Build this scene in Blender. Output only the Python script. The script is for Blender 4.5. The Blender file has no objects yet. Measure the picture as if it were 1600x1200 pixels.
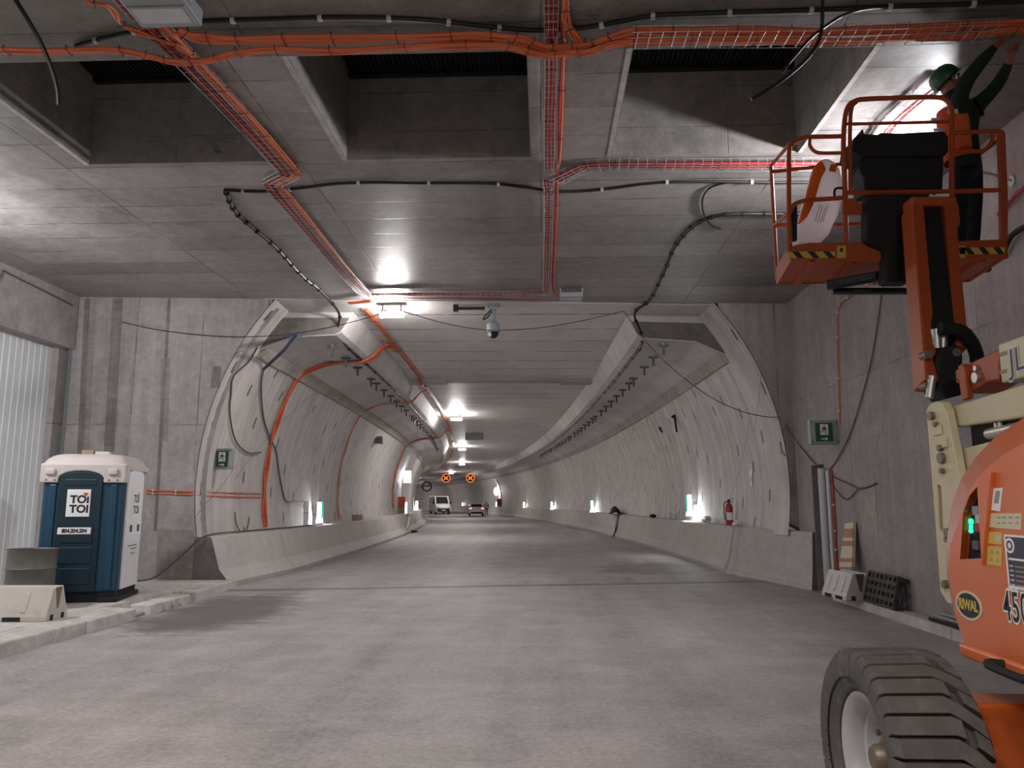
import bpy, bmesh, math, random
from mathutils import Vector, Matrix
from mathutils.geometry import tessellate_polygon
random.seed(7)
scn = bpy.context.scene
col = scn.collection
PI = math.pi

# ------------------------------------------------------------------ camera
FPX, EYE, VX, VY = 1200.0, 1.6, 848.0, 785.0           # focal length in pixels of a 1600x1200 frame
PITCH = math.atan((VY - 600) / FPX)
YAW = math.atan((VX - 800) * math.cos(PITCH) / FPX)
cam_data = bpy.data.cameras.new('camera')
cam = bpy.data.objects.new('camera', cam_data); col.objects.link(cam)
cam_data.sensor_fit = 'HORIZONTAL'; cam_data.sensor_width = 36.0
cam_data.lens = 36.0 * FPX / 1600.0
cam_data.clip_start = 0.05; cam_data.clip_end = 600
cam.location = (0, 0, EYE)
cam.rotation_euler = (PI / 2 + PITCH, 0, YAW)
scn.camera = cam

# ------------------------------------------------------------------ world, exposure, large lights
world = bpy.data.worlds.new('world'); scn.world = world; world.use_nodes = True
bg = world.node_tree.nodes['Background']
bg.inputs[0].default_value = (0.95, 0.95, 1.0, 1); bg.inputs[1].default_value = 0.10
scn.view_settings.view_transform = 'Standard'
scn.view_settings.look = 'None'
scn.view_settings.exposure = 0.0
scn.view_settings.gamma = 1.0
scn.view_settings.use_curve_mapping = False

def area_light(name, loc, target, power, sx, sy, color=(1, 1, 1), spread=PI):
    d = bpy.data.lights.new(name, 'AREA'); d.shape = 'RECTANGLE'; d.size = sx; d.size_y = sy
    d.energy = power; d.color = color; d.spread = spread
    o = bpy.data.objects.new(name, d); col.objects.link(o); o.location = loc
    o.rotation_euler = (Vector(target) - Vector(loc)).to_track_quat('-Z', 'Y').to_euler()
    return o
WARM = (1.0, 0.93, 0.90)
# hall fill lights, added unseen above the camera; then the left flood lamps
area_light('hall_fill_light', (-1.6, 0.6, 5.5), (-1.5, 0.8, 0.0), 190, 2.4, 0.5, WARM, math.radians(135))
area_light('hall_fill_light', (1.2, -4.5, 5.2), (1.0, 0.0, 0.0), 90, 2.4, 0.5, WARM, math.radians(150))
area_light('hall_fill_light', (-5.6, 4.2, 5.45), (-5.2, 6.5, 0), 90, 1.2, 0.4, WARM, math.radians(140))
area_light('flood_light', (-8.3, 9.4, 4.7), (-6.6, 10.0, 5.65), 75, 0.5, 0.3, (0.97, 0.97, 1.0))
area_light('flood_light', (-8.2, 8.6, 4.6), (-9.4, 11.8, 1.6), 130, 0.5, 0.3, (0.97, 0.97, 1.0))

# ------------------------------------------------------------------ places: from a pixel to a point of the place
_a, _t = YAW, PITCH
FW = Vector((-math.sin(_a) * math.cos(_t), math.cos(_a) * math.cos(_t), math.sin(_t)))
RT = Vector((math.cos(_a), math.sin(_a), 0)); UPV = RT.cross(FW)
C0 = Vector((0, 0, EYE))
def ray(px, py): return FW + RT * ((px - 800) / FPX) - UPV * ((py - 600) / FPX)
def atZ(px, py, z): r = ray(px, py); return C0 + r * ((z - EYE) / r.z)
def atY(px, py, y): r = ray(px, py); return C0 + r * (y / r.y)
def atX(px, py, x): r = ray(px, py); return C0 + r * (x / r.x)
# tunnel: straight to S0, then a left-hand curve of radius RC; ring centre (XC, ZC), inner radius RI
XC, ZC, RI, RC, S0 = -0.9, 1.92, 5.8, 400.0, 8.0
def T(s, u, z):
    if s <= S0: return Vector((XC + u, s, z))
    ph = (s - S0) / RC
    return Vector((XC - RC + (RC + u) * math.cos(ph), S0 + (RC + u) * math.sin(ph), z))
def Tinv(p):
    if p[1] <= S0: return p[1], p[0] - XC, p[2]
    dx = p[0] - (XC - RC); dy = p[1] - S0
    return S0 + RC * math.atan2(dy, dx), math.hypot(dx, dy) - RC, p[2]
def lining(px, py, inset=0.0, t0=14.5):
    r = ray(px, py); t = t0
    while t < 260:
        p = C0 + r * t; s, u, z = Tinv(p)
        if math.hypot(u, z - ZC) > RI - inset: return p
        t += 0.02
    return p
def face_y(x): return 15.22 + 0.075 * x                # the hall's end wall stands slightly askew
HZ = 5.65                                               # hall ceiling
WR = 5.05                                               # right wall

# ------------------------------------------------------------------ material helpers
class E:
    """a node socket with arithmetic"""
    def __init__(s, nt, k): s.nt = nt; s.k = k
    def _m(s, op, *o, **kw):
        n = s.nt.nodes.new('ShaderNodeMath'); n.operation = op
        for i, v in enumerate((s,) + o):
            if isinstance(v, E): s.nt.links.new(v.k, n.inputs[i])
            else: n.inputs[i].default_value = v
        return E(s.nt, n.outputs[0])
    def __add__(s, o): return s._m('ADD', o)
    def __sub__(s, o): return s._m('SUBTRACT', o)
    def __mul__(s, o): return s._m('MULTIPLY', o)
    def __truediv__(s, o): return s._m('DIVIDE', o)
    def floor(s): return s._m('FLOOR')
    def frac(s): return s._m('FRACT')
    def abs(s): return s._m('ABSOLUTE')
    def lt(s, o): return s._m('LESS_THAN', o)
    def gt(s, o): return s._m('GREATER_THAN', o)
    def mx(s, o): return s._m('MAXIMUM', o)
    def mn(s, o): return s._m('MINIMUM', o)
    def ramp(s, a, b, c=0.0, d=1.0):
        n = s.nt.nodes.new('ShaderNodeMapRange'); n.interpolation_type = 'SMOOTHSTEP'
        s.nt.links.new(s.k, n.inputs[0])
        for i, v in zip((1, 2, 3, 4), (a, b, c, d)): n.inputs[i].default_value = v
        return E(s.nt, n.outputs[0])

class M:
    def __init__(s, name, rough=0.7, metal=0.0, spec=0.5):
        s.m = bpy.data.materials.new(name); s.m.use_nodes = True; s.nt = s.m.node_tree
        s.b = s.nt.nodes['Principled BSDF']
        s.b.inputs['Roughness'].default_value = rough; s.b.inputs['Metallic'].default_value = metal
        s.b.inputs['Specular IOR Level'].default_value = spec
    def node(s, t, **kw):
        n = s.nt.nodes.new(t)
        for k, v in kw.items(): setattr(n, k, v)
        return n
    def coord(s, kind='Object'): return s.node('ShaderNodeTexCoord').outputs[kind]
    def sep(s, v):
        n = s.node('ShaderNodeSeparateXYZ'); s.nt.links.new(v, n.inputs[0])
        return [E(s.nt, o) for o in n.outputs]
    def vec(s, x, y, z=0.0):
        n = s.node('ShaderNodeCombineXYZ')
        for i, v in enumerate((x, y, z)):
            if isinstance(v, E): s.nt.links.new(v.k, n.inputs[i])
            else: n.inputs[i].default_value = v
        return n.outputs[0]
    def noise(s, v, scale, detail=4.0, rough=0.6, dist=0.0):
        n = s.node('ShaderNodeTexNoise'); s.nt.links.new(v, n.inputs['Vector'])
        n.inputs['Scale'].default_value = scale; n.inputs['Detail'].default_value = detail
        n.inputs['Roughness'].default_value = rough; n.inputs['Distortion'].default_value = dist
        return E(s.nt, n.outputs['Fac'])
    def white(s, v):
        n = s.node('ShaderNodeTexWhiteNoise', noise_dimensions='3D'); s.nt.links.new(v, n.inputs['Vector'])
        return E(s.nt, n.outputs['Value'])
    def color(s, base, val, tint=None, tfac=None):
        """base colour times a value, blended towards a stain colour"""
        n = s.node('ShaderNodeMix', data_type='RGBA', blend_type='MULTIPLY')
        n.inputs[0].default_value = 1.0
        n.inputs[6].default_value = (*base, 1)
        g = s.node('ShaderNodeCombineColor')
        for i in range(3): s.nt.links.new(val.k, g.inputs[i])
        s.nt.links.new(g.outputs[0], n.inputs[7]); out = n.outputs[2]
        if tint:
            t = s.node('ShaderNodeMix', data_type='RGBA'); s.nt.links.new(tfac.k, t.inputs[0])
            s.nt.links.new(out, t.inputs[6]); t.inputs[7].default_value = (*tint, 1); out = t.outputs[2]
        s.nt.links.new(out, s.b.inputs['Base Color'])
    def bump(s, h, strength=0.2, dist=0.02):
        n = s.node('ShaderNodeBump'); n.inputs['Strength'].default_value = strength
        n.inputs['Distance'].default_value = dist
        s.nt.links.new(h.k, n.inputs['Height']); s.nt.links.new(n.outputs[0], s.b.inputs['Normal'])
    def rough(s, e): s.nt.links.new(e.k, s.b.inputs['Roughness'])

def paint(name, rgb, rough=0.45, metal=0.0, var=0.10, scale=9.0, spec=0.5, dirt=None, dirt_amt=0.0, bump=0.0):
    m = M(name, rough, metal, spec); v = m.coord()
    n = m.noise(v, scale); f = m.noise(v, scale * 7, 3)
    val = (n - 0.5) * (2 * var) + (f - 0.5) * var + 1.0
    if dirt: m.color(rgb, val, dirt, n.ramp(0.52, 0.75) * dirt_amt)
    else: m.color(rgb, val)
    m.rough((n - 0.5) * 0.2 + rough)
    if bump: m.bump(f, bump, 0.004)
    return m.m
def glow(name, rgb, strength):
    m = M(name, 0.5)
    m.b.inputs['Base Color'].default_value = (*rgb, 1)
    m.b.inputs['Emission Color'].default_value = (*rgb, 1); m.b.inputs['Emission Strength'].default_value = strength
    return m.m

def concrete(name, base, u='x', v='y', pw=2.4, ph=0.6, line=0.012, dark=0.45, tint=0.16, streak=None, rough=0.75,
             spots=0.5, coords='Object', rvar=0.2, off=0.0, spec=0.5, vline=True, patch=0.45, soft=1.0):
    m = M(name, rough, 0, spec); c = m.coord(coords); ax = dict(zip('xyz', m.sep(c)))
    U, V = ax[u], ax[v]
    big = m.noise(c, 0.45, 5, 0.62); mid = m.noise(c, 2.3, 7, 0.7, 0.6); fine = m.noise(c, 28, 3); gr = m.noise(c, 8.0, 6, 0.7, 0.3)
    wob = m.noise(c, 1.3, 3)
    cu = (U + off) / pw; cv = (V + (wob - 0.5) * 0.015) / ph
    cell = m.white(m.vec(cu.floor(), cv.floor(), 3.0))
    du = (cu.frac() - 0.5).abs() * -1.0 + 0.5; dv = (cv.frac() - 0.5).abs() * -1.0 + 0.5
    joint = (dv * ph).ramp(line * 0.35, line, 1, 0)
    if vline: joint = joint.mx((du * pw).ramp(line * 0.35, line, 1, 0))
    val = (big - 0.5) * (1.1 * soft) + (mid - 0.5) * (patch * 2.6) + (fine - 0.5) * 0.3 + (gr - 0.5) * (0.8 * soft) + 1.0 + (cell - 0.5) * tint
    if streak == 'v':        # rain-like streaks down the wall
        st = m.noise(m.vec(U * 7.0, V * 0.35, 0.0), 1.0, 5, 0.65)
        val = val + (st - 0.5) * (0.8 * soft)
    elif streak == 'u':
        st = m.noise(m.vec(U * 0.5, V * 6.0, 0.0), 1.0, 5, 0.65)
        val = val + (st - 0.5) * 0.4
    pit = m.noise(m.vec(U * 3.0, V * 9.0, 2.0), 1.0, 5, 0.7).ramp(0.60, 0.66) * (dv * ph).ramp(0.02, 0.14, 1, 0) * m.noise(c, 0.8, 2).ramp(0.42, 0.6)
    val = val * (pit * -0.55 + 1.0)
    val = val * ((joint * m.noise(c, 1.1, 3).ramp(0.35, 0.6)) * -dark + 1.0)
    sp = m.noise(c, 5.5, 7, 0.7, 1.2).ramp(0.62, 0.72) * m.noise(c, 0.7, 3).ramp(0.45, 0.62) * spots
    val = val.mx(0.25)
    m.color(base, val, tuple(x * 0.35 for x in base), sp)
    m.rough((mid - 0.5) * rvar * 2 + rough)
    m.bump(fine * 0.3 + mid * 0.5 - joint * 0.4, 0.25, 0.02)
    return m.m

# ------------------------------------------------------------------ mesh helpers
class MB:
    def __init__(s): s.v = []; s.f = []; s.uv = None; s.mi = []; s.cur = 0
    def add(s, vs, fs):
        k = len(s.v); s.v += [Vector(p) for p in vs]
        for f in fs: s.f.append([i + k for i in f]); s.mi.append(s.cur)
        return s
    def quad(s, a, b, c, d): return s.add([a, b, c, d], [(0, 1, 2, 3)])
    def box(s, x0, x1, y0, y1, z0, z1, mat=None):
        vs = [Vector((x, y, z)) for z in (z0, z1) for y in (y0, y1) for x in (x0, x1)]
        if mat: vs = [mat @ p for p in vs]
        return s.add(vs, [(0, 2, 3, 1), (4, 5, 7, 6), (0, 1, 5, 4), (2, 6, 7, 3), (0, 4, 6, 2), (1, 3, 7, 5)])
    def bar(s, a, b, w, h, up=(0, 0, 1)):
        """rectangular bar from a to b, w across, h along up"""
        a, b = Vector(a), Vector(b); d = (b - a).normalized(); r = d.cross(Vector(up))
        if r.length < 1e-5: r = d.cross(Vector((1, 0, 0)))
        r.normalize(); q = r.cross(d).normalized(); r *= w / 2; q *= h / 2
        vs = [a - r - q, a + r - q, a + r + q, a - r + q, b - r - q, b + r - q, b + r + q, b - r + q]
        return s.add(vs, [(0, 1, 2, 3), (7, 6, 5, 4), (0, 4, 5, 1), (1, 5, 6, 2), (2, 6, 7, 3), (3, 7, 4, 0)])
    def prism(s, poly, fn, d0, d1):
        """polygon (2-D) swept from depth d0 to d1; fn(a, b, d) -> point"""
        n = len(poly)
        vs = [fn(a, b, d0) for a, b in poly] + [fn(a, b, d1) for a, b in poly]
        fs = [tuple(range(n - 1, -1, -1)), tuple(range(n, 2 * n))]
        fs += [(i, (i + 1) % n, n + (i + 1) % n, n + i) for i in range(n)]
        return s.add(vs, fs)
    def plate(s, outer, holes, fn, d0, d1):
        """plate with holes"""
        loops = [outer] + holes
        tris = tessellate_polygon([[Vector((a, b, 0)) for a, b in l] for l in loops])
        flat = [p for l in loops for p in l]; n = len(flat)
        fs = [tuple(t) for t in tris] + [tuple(i + n for i in reversed(t)) for t in tris]
        k = 0
        for l in loops:
            m = len(l)
            fs += [(k + i, k + (i + 1) % m, n + k + (i + 1) % m, n + k + i) for i in range(m)]; k += m
        return s.add([fn(a, b, d0) for a, b in flat] + [fn(a, b, d1) for a, b in flat], fs)
    def tube(s, pts, r, n=8, close=False, cap=True, taper=None):
        pts = [Vector(p) for p in pts]; m = len(pts); rings = []
        ref = None
        for i, p in enumerate(pts):
            if close: d = pts[(i + 1) % m] - pts[i - 1]
            else: d = pts[min(i + 1, m - 1)] - pts[max(i - 1, 0)]
            d.normalize()
            if ref is None:
                ref = Vector((0, 0, 1)) if abs(d.z) < 0.9 else Vector((1, 0, 0))
            ref = (ref - d * ref.dot(d))
            if ref.length < 1e-6: ref = d.orthogonal()
            ref.normalize(); b = d.cross(ref)
            rr = r if taper is None else r * taper[i]
            rings.append([p + (ref * math.cos(2 * PI * k / n) + b * math.sin(2 * PI * k / n)) * rr for k in range(n)])
        vs = [q for g in rings for q in g]; fs = []
        for i in range(m if close else m - 1):
            j = (i + 1) % m
            fs += [(i * n + k, i * n + (k + 1) % n, j * n + (k + 1) % n, j * n + k) for k in range(n)]
        if cap and not close:
            fs += [tuple(range(n - 1, -1, -1)), tuple((m - 1) * n + k for k in range(n))]
        return s.add(vs, fs)
    def cyl(s, a, b, r, n=16, r2=None):
        return s.tube([a, b], r, n, taper=None if r2 is None else [1, r2 / r])
    def lathe(s, prof, origin=(0, 0, 0), axis=(0, 0, 1), n=32, ref=None, arc=2 * PI):
        """profile [(radius, height)] turned about axis"""
        o = Vector(origin); ax = Vector(axis).normalized(); e1 = Vector(ref) if ref else ax.orthogonal(); e1.normalize()
        e2 = ax.cross(e1); m = len(prof)
        vs = [o + ax * h + (e1 * math.cos(arc * k / n) + e2 * math.sin(arc * k / n)) * r for k in range(n) for r, h in prof]
        fs = []
        for k in range(n):
            j = (k + 1) % n
            for i in range(m - 1): fs.append((k * m + i, j * m + i, j * m + i + 1, k * m + i + 1))
        return s.add(vs, fs)
    def sphere(s, c, rx, ry=None, rz=None, n=16, m=10):
        ry = ry or rx; rz = rz or rx; c = Vector(c); vs = [c + Vector((0, 0, rz))]; fs = []
        for i in range(1, m):
            t = PI * i / m
            for k in range(n):
                p = 2 * PI * k / n; vs.append(c + Vector((rx * math.sin(t) * math.cos(p), ry * math.sin(t) * math.sin(p), rz * math.cos(t))))
        vs.append(c - Vector((0, 0, rz)))
        for k in range(n): fs.append((0, 1 + k, 1 + (k + 1) % n)); fs.append((len(vs) - 1, 1 + (m - 2) * n + (k + 1) % n, 1 + (m - 2) * n + k))
        for i in range(m - 2):
            for k in range(n): a = 1 + i * n; fs.append((a + k, a + n + k, a + n + (k + 1) % n, a + (k + 1) % n))
        return s.add(vs, fs)
    def build(s, name, mat, parent=None, world=False, smooth=False, bevel=0.0, origin=None, segs=2, fix=True):
        vs = s.v
        if parent is not None and world: o = parent['_o']; o = Vector(o); vs = [p - o for p in vs]
        if origin is not None: o = Vector(origin); vs = [p - o for p in vs]
        me = bpy.data.meshes.new(name); me.from_pydata([tuple(p) for p in vs], [], s.f)
        mats = mat if isinstance(mat, (list, tuple)) else [mat]
        for x in mats: me.materials.append(x)
        if len(mats) > 1: me.polygons.foreach_set('material_index', s.mi)
        if s.uv:
            l = me.uv_layers.new(name='UVMap')
            for p in me.polygons:
                for li in p.loop_indices: l.data[li].uv = s.uv[me.loops[li].vertex_index]
        if fix:
            bm = bmesh.new(); bm.from_mesh(me); bmesh.ops.recalc_face_normals(bm, faces=bm.faces[:]); bm.to_mesh(me); bm.free()
        if smooth:
            me.polygons.foreach_set('use_smooth', [True] * len(me.polygons))
            try: me.set_sharp_from_angle(angle=math.radians(42))
            except Exception: pass
        me.update()
        o = bpy.data.objects.new(name, me); col.objects.link(o)
        if parent is not None: o.parent = parent
        if origin is not None: o.location = origin
        if bevel:
            b = o.modifiers.new('edge', 'BEVEL'); b.width = bevel; b.segments = segs; b.limit_method = 'ANGLE'; b.angle_limit = math.radians(35)
        return o

def tag(o, label=None, cat=None, group=None, kind=None):
    if label: o['label'] = label
    if cat: o['category'] = cat
    if group: o['group'] = group
    if kind: o['kind'] = kind
    return o
def thing(name, label, cat, loc=(0, 0, 0), rz=0.0, group=None):
    o = bpy.data.objects.new(name, None); col.objects.link(o); o.location = loc; o.rotation_euler = (0, 0, rz)
    o.empty_display_size = 0.2; o['_o'] = tuple(loc)
    return tag(o, label, cat, group)
def structure(mb, name, mat, **kw): return tag(mb.build(name, mat, **kw), kind='structure')
def copy_tree(o, parent=None):
    c = o.copy(); col.objects.link(c)
    if parent is not None: c.parent = parent
    for ch in [x for x in bpy.data.objects if x.parent == o]: copy_tree(ch, c)
    return c
def smoothline(pts, k=6):
    """Catmull-Rom through the points"""
    P = [Vector(p) for p in pts]
    if len(P) < 3: return P
    out = []
    for i in range(len(P) - 1):
        a = P[i - 1] if i else P[0] * 2 - P[1]; b, c = P[i], P[i + 1]; d = P[i + 2] if i + 2 < len(P) else P[-1] * 2 - P[-2]
        for j in range(k):
            t = j / k
            out.append(0.5 * ((2 * b) + (c - a) * t + (2 * a - 5 * b + 4 * c - d) * t * t + (3 * b - a - 3 * c + d) * t ** 3))
    out.append(P[-1]); return out
def lettering(text, size, mat, name, parent, M4, depth=0.002, bold=0.0, sx=1.0, align='CENTER', spacing=1.0):
    cu = bpy.data.curves.new(name, 'FONT'); cu.body = text; cu.size = size; cu.extrude = depth; cu.offset = bold
    cu.align_x = align; cu.align_y = 'CENTER'; cu.space_character = spacing
    t = bpy.data.objects.new(name, cu); col.objects.link(t)
    bpy.context.view_layer.update()
    me = bpy.data.meshes.new_from_object(t.evaluated_get(bpy.context.evaluated_depsgraph_get()))
    bpy.data.objects.remove(t); me.transform(M4 @ Matrix.Diagonal((sx, 1, 1, 1)))
    me.materials.clear(); me.materials.append(mat)
    o = bpy.data.objects.new(name, me); col.objects.link(o); o.parent = parent
    return o
def frame(o, x, y):
    """4x4 with origin o, text direction x and up y"""
    x = Vector(x).normalized(); y = Vector(y).normalized(); z = x.cross(y)
    return Matrix.Translation(o) @ Matrix((x, y, z)).transposed().to_4x4()

# ------------------------------------------------------------------ materials
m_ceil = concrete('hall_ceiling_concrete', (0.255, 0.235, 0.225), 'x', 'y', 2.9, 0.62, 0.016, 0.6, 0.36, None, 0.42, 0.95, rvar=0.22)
m_beam = concrete('pocket_concrete', (0.25, 0.235, 0.215), 'x', 'z', 2.2, 0.5, 0.01, 0.4, 0.1, None, 0.8, 0.9)
m_wall = concrete('end_wall_concrete', (0.315, 0.285, 0.275), 'x', 'z', 1.28, 3.1, 0.02, 0.5, 0.16, 'v', 0.8, 0.5, off=0.35, patch=0.35, soft=0.8)
m_wallr = concrete('right_wall_concrete', (0.325, 0.29, 0.287), 'y', 'z', 1.3, 3.6, 0.016, 0.35, 0.14, 'v', 0.8, 0.3, off=0.2, patch=0.26, soft=0.75)
m_lintel = concrete('lintel_concrete', (0.33, 0.30, 0.295), 'y', 'z', 3.2, 2.0, 0.012, 0.3, 0.08, None, 0.8, 0.5)
m_barrier = concrete('barrier_concrete', (0.52, 0.485, 0.465), 'x', 'y', 50, 6.0, 0.02, 0.5, 0.08, None, 0.75, 0.3, patch=0.2, soft=0.5)
m_slab = concrete('duct_slab_concrete', (0.62, 0.58, 0.565), 'x', 'y', 2.15, 1.36, 0.05, 0.9, 0.12, None, 0.55, 0.25, coords='UV', off=0.25, vline=False, patch=0.2, soft=0.5)
m_corbel = concrete('corbel_concrete', (0.54, 0.51, 0.495), 'x', 'y', 60, 1.6, 0.02, 0.4, 0.14, None, 0.7, 0.3, coords='UV', patch=0.25, soft=0.5)
m_walk = concrete('walkway_concrete', (0.55, 0.52, 0.49), 'x', 'y', 3.0, 2.4, 0.015, 0.5, 0.12, None, 0.8, 0.5)
def make_lining():
    m = M('lining_concrete', 0.62); u, v, _ = m.sep(m.coord('UV')); c = m.coord('UV')
    o = m.coord()
    big = m.noise(o, 0.35, 4); mid = m.noise(o, 2.0, 6, 0.65, 0.4); fine = m.noise(o, 30, 3)
    ring = u / 2.0; rid = ring.floor(); fu = ring.frac()
    st = m.noise(m.vec(u * 2.6, v * 0.12, 0.0), 1.0, 5, 0.65)            # formwork bands along the arc
    st2 = m.noise(m.vec(u * 9.0, v * 0.30, 4.0), 1.0, 4, 0.6)
    cell = m.white(m.vec(rid, 1.0, 2.0))
    seam = ((fu - 0.5).abs() * -1.0 + 0.5).ramp(0.003, 0.010, 1, 0)
    # slanted segment joints, staggered from ring to ring
    sl = (v + (fu - 0.5) * 1.3 + m.white(m.vec(rid, 5.0, 1.0)) * 2.6) / 3.3
    joint = ((sl.frac() - 0.5).abs() * -1.0 + 0.5).ramp(0.002, 0.006, 1, 0)
    # bolt pockets: slim dark slots
    gu = (fu * 2.0).frac(); gid = (fu * 2.0).floor() + rid * 2.0
    gv = v / 1.25 + m.white(m.vec(gid, 2.0, 7.0)) * 0.9
    on = m.white(m.vec(gid, gv.floor(), 9.0)).gt(0.32)
    slot = (gu - 0.5 + (gv.frac() - 0.5) * 0.12).abs().ramp(0.034, 0.056, 1, 0) * (gv.frac() - 0.5).abs().ramp(0.085, 0.125, 1, 0) * on
    val = (big - 0.5) * 0.3 + (mid - 0.5) * 0.6 + (st - 0.5) * 1.0 + (st2 - 0.5) * 0.5 + (fine - 0.5) * 0.10 + (cell - 0.5) * 0.10 + 1.02
    val = val * (seam.mx(joint) * -0.55 + 1.0) * (slot * -0.8 + 1.0)
    m.color((0.55, 0.515, 0.495), val.mx(0.2))
    m.bump(fine * 0.3 + st * 0.5 - seam * 0.5 - slot, 0.25, 0.03)
    return m.m
m_lining = make_lining()
def make_floor():
    m = M('road_concrete', 0.7); o = m.coord(); x, y, z = m.sep(o)
    big = m.noise(o, 0.28, 5, 0.6); mid = m.noise(o, 1.5, 7, 0.68, 0.6); fine = m.noise(o, 22, 6, 0.75); spk = m.noise(o, 60, 3, .6).ramp(.60, .68) * 0.22
    swept = m.noise(m.vec(x * 0.30, y * 2.2, 0.0), 1.0, 6, 0.65, 0.5)
    track = m.noise(m.vec(x * 1.5, y * 0.10, 3.0), 1.0, 4, 0.6, 0.3)
    val = (big - 0.5) * 0.45 + (mid - 0.5) * 1.0 + (swept - 0.5) * 0.4 + (track - 0.5) * 0.7 + (fine - 0.5) * 1.3 + spk + 0.98
    j = (y - 15.45 - x * 0.2 + (mid - 0.5) * 0.25).abs().ramp(0.06, 0.22, 1, 0) * mid.ramp(0.25, 0.42)
    val = val * (j * -0.5 + 1.0)
    d = ((x + 4.75) * (x + 4.75) * 1.1 + (y - 11.6) * (y - 11.6) * 0.28 + (mid - 0.5) * 2.6 + (swept - 0.5) * 2.6).ramp(0.3, 1.7, 1, 0)
    d2 = ((x - 2.6) * (x - 2.6) * 0.5 + (y - 19.5) * (y - 19.5) * 0.2 + (mid - 0.5) * 2.4 + (swept - 0.5) * 2.0).ramp(0.1, 1.3, 1, 0)
    m.color((0.40, 0.373, 0.365), val.mx(0.3), (0.10, 0.09, 0.085), d.mx(d2 * 0.6) * 0.8)
    m.rough((mid - 0.5) * 0.3 - d * 0.12 + 0.66)
    m.bump(fine * 0.5 + mid * 0.6, 0.35, 0.015)
    return m.m
m_floor = make_floor()
def make_corrugated():
    m = M('white_sheet', 0.45); o = m.coord(); x, y, z = m.sep(o)
    n = m.noise(m.vec(y * 5.0, z * 0.4, 0), 1.0, 5, 0.6); b = m.noise(o, 0.8, 4)
    m.color((0.68, 0.70, 0.71), (n - 0.5) * 0.25 + (b - 0.5) * 0.25 + 1.0)
    return m.m
m_sheet = make_corrugated()
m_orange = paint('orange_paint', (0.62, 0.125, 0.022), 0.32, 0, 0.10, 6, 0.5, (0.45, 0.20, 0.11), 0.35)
m_orange_dark = paint('orange_shaded_paint', (0.40, 0.072, 0.015), 0.45, 0, 0.12, 6, 0.4, (0.28, 0.11, 0.06), 0.3)  # same orange as the hood, darkened in colour for the backlit boom and basket
for _m in (m_orange,):
    _b = _m.node_tree.nodes['Principled BSDF']; _b.inputs['Coat Weight'].default_value = 1.0; _b.inputs['Coat Roughness'].default_value = 0.28
m_cream = paint('cream_paint', (0.62, 0.55, 0.36), 0.38, 0, 0.06, 5, 0.5, (0.45, 0.38, 0.25), 0.25)
m_rubber = paint('tyre_rubber', (0.105, 0.098, 0.092), 0.85, 0, 0.35, 12, 0.3, (0.16, 0.145, 0.13), 0.6, 0.3)
m_black = paint('black_plastic', (0.006, 0.006, 0.007), 0.75, 0, 0.2, 12)
m_black_pallet = paint('dusty_black_plastic', (0.06, 0.058, 0.056), 0.7, 0, 0.3, 12, 0.4, (0.12, 0.11, 0.105), 0.7)
m_blackmetal = paint('black_metal', (0.02, 0.02, 0.02), 0.45, 0.4, 0.2, 12)
m_steel = paint('steel', (0.55, 0.54, 0.52), 0.38, 0.85, 0.12, 14)
m_rim = paint('silver_rim_paint', (0.50, 0.49, 0.49), 0.45, 0.15, 0.08, 10)
m_zinc = paint('galvanised_steel', (0.50, 0.49, 0.48), 0.45, 0.7, 0.15, 18)
m_pin = paint('pin_steel', (0.25, 0.20, 0.15), 0.5, 0.6, 0.3, 20)
m_grey = paint('grey_paint', (0.30, 0.31, 0.33), 0.5, 0.1, 0.08, 10)
m_lgrey = paint('light_grey_paint', (0.50, 0.51, 0.53), 0.45, 0.1, 0.06, 10)
m_glass = paint('lamp_glass', (0.55, 0.56, 0.55), 0.15, 0, 0.10, 6)
m_cable = paint('black_cable_rubber', (0.010, 0.010, 0.010), 0.5, 0, 0.2, 15)
m_gcable = paint('grey_cable_rubber', (0.10, 0.095, 0.09), 0.6, 0, 0.2, 15)
m_ocable = paint('orange_cable_sheath', (0.62, 0.135, 0.045), 0.5, 0, 0.15, 10)
m_rcable = paint('red_cable_sheath', (0.36, 0.022, 0.026), 0.5, 0, 0.15, 10)
m_hose = paint('blue_hose_rubber', (0.045, 0.07, 0.14), 0.5, 0, 0.2, 10)
m_teal = paint('toilet_blue_plastic', (0.010, 0.052, 0.095), 0.42, 0, 0.10, 5)
m_teal_dark = paint('toilet_door_plastic', (0.005, 0.021, 0.034), 0.45, 0, 0.10, 5)
m_wplastic = paint('white_plastic', (0.60, 0.57, 0.55), 0.45, 0, 0.05, 6, 0.5, (0.40, 0.36, 0.33), 0.3)
m_wsheet = paint('white_film', (0.75, 0.73, 0.75), 0.4, 0, 0.06, 8)
m_darkgrey = paint('dark_grey_paint', (0.11, 0.105, 0.11), 0.6, 0, 0.1, 10)
m_roofplastic = paint('toilet_roof_plastic', (0.56, 0.50, 0.47), 0.5, 0, 0.08, 4, 0.5, (0.33, 0.28, 0.25), 0.4)
m_white = paint('white_print', (0.78, 0.77, 0.76), 0.5, 0, 0.03, 8)
m_ink = paint('black_print', (0.012, 0.012, 0.016), 0.5, 0, 0.05, 8)
m_red = paint('red_paint', (0.33, 0.018, 0.02), 0.35, 0, 0.1, 8)
m_redorange = paint('red_orange_paint', (0.55, 0.055, 0.02), 0.4, 0, 0.1, 8)
m_green = paint('green_print', (0.008, 0.085, 0.042), 0.4, 0, 0.05, 8)
m_yellow = paint('yellow_print', (0.60, 0.42, 0.07), 0.5, 0, 0.08, 10)
m_beige = paint('beige_print', (0.60, 0.53, 0.36), 0.5, 0, 0.06, 10)
m_navy = paint('navy_print', (0.045, 0.047, 0.075), 0.5, 0, 0.06, 10)
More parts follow.
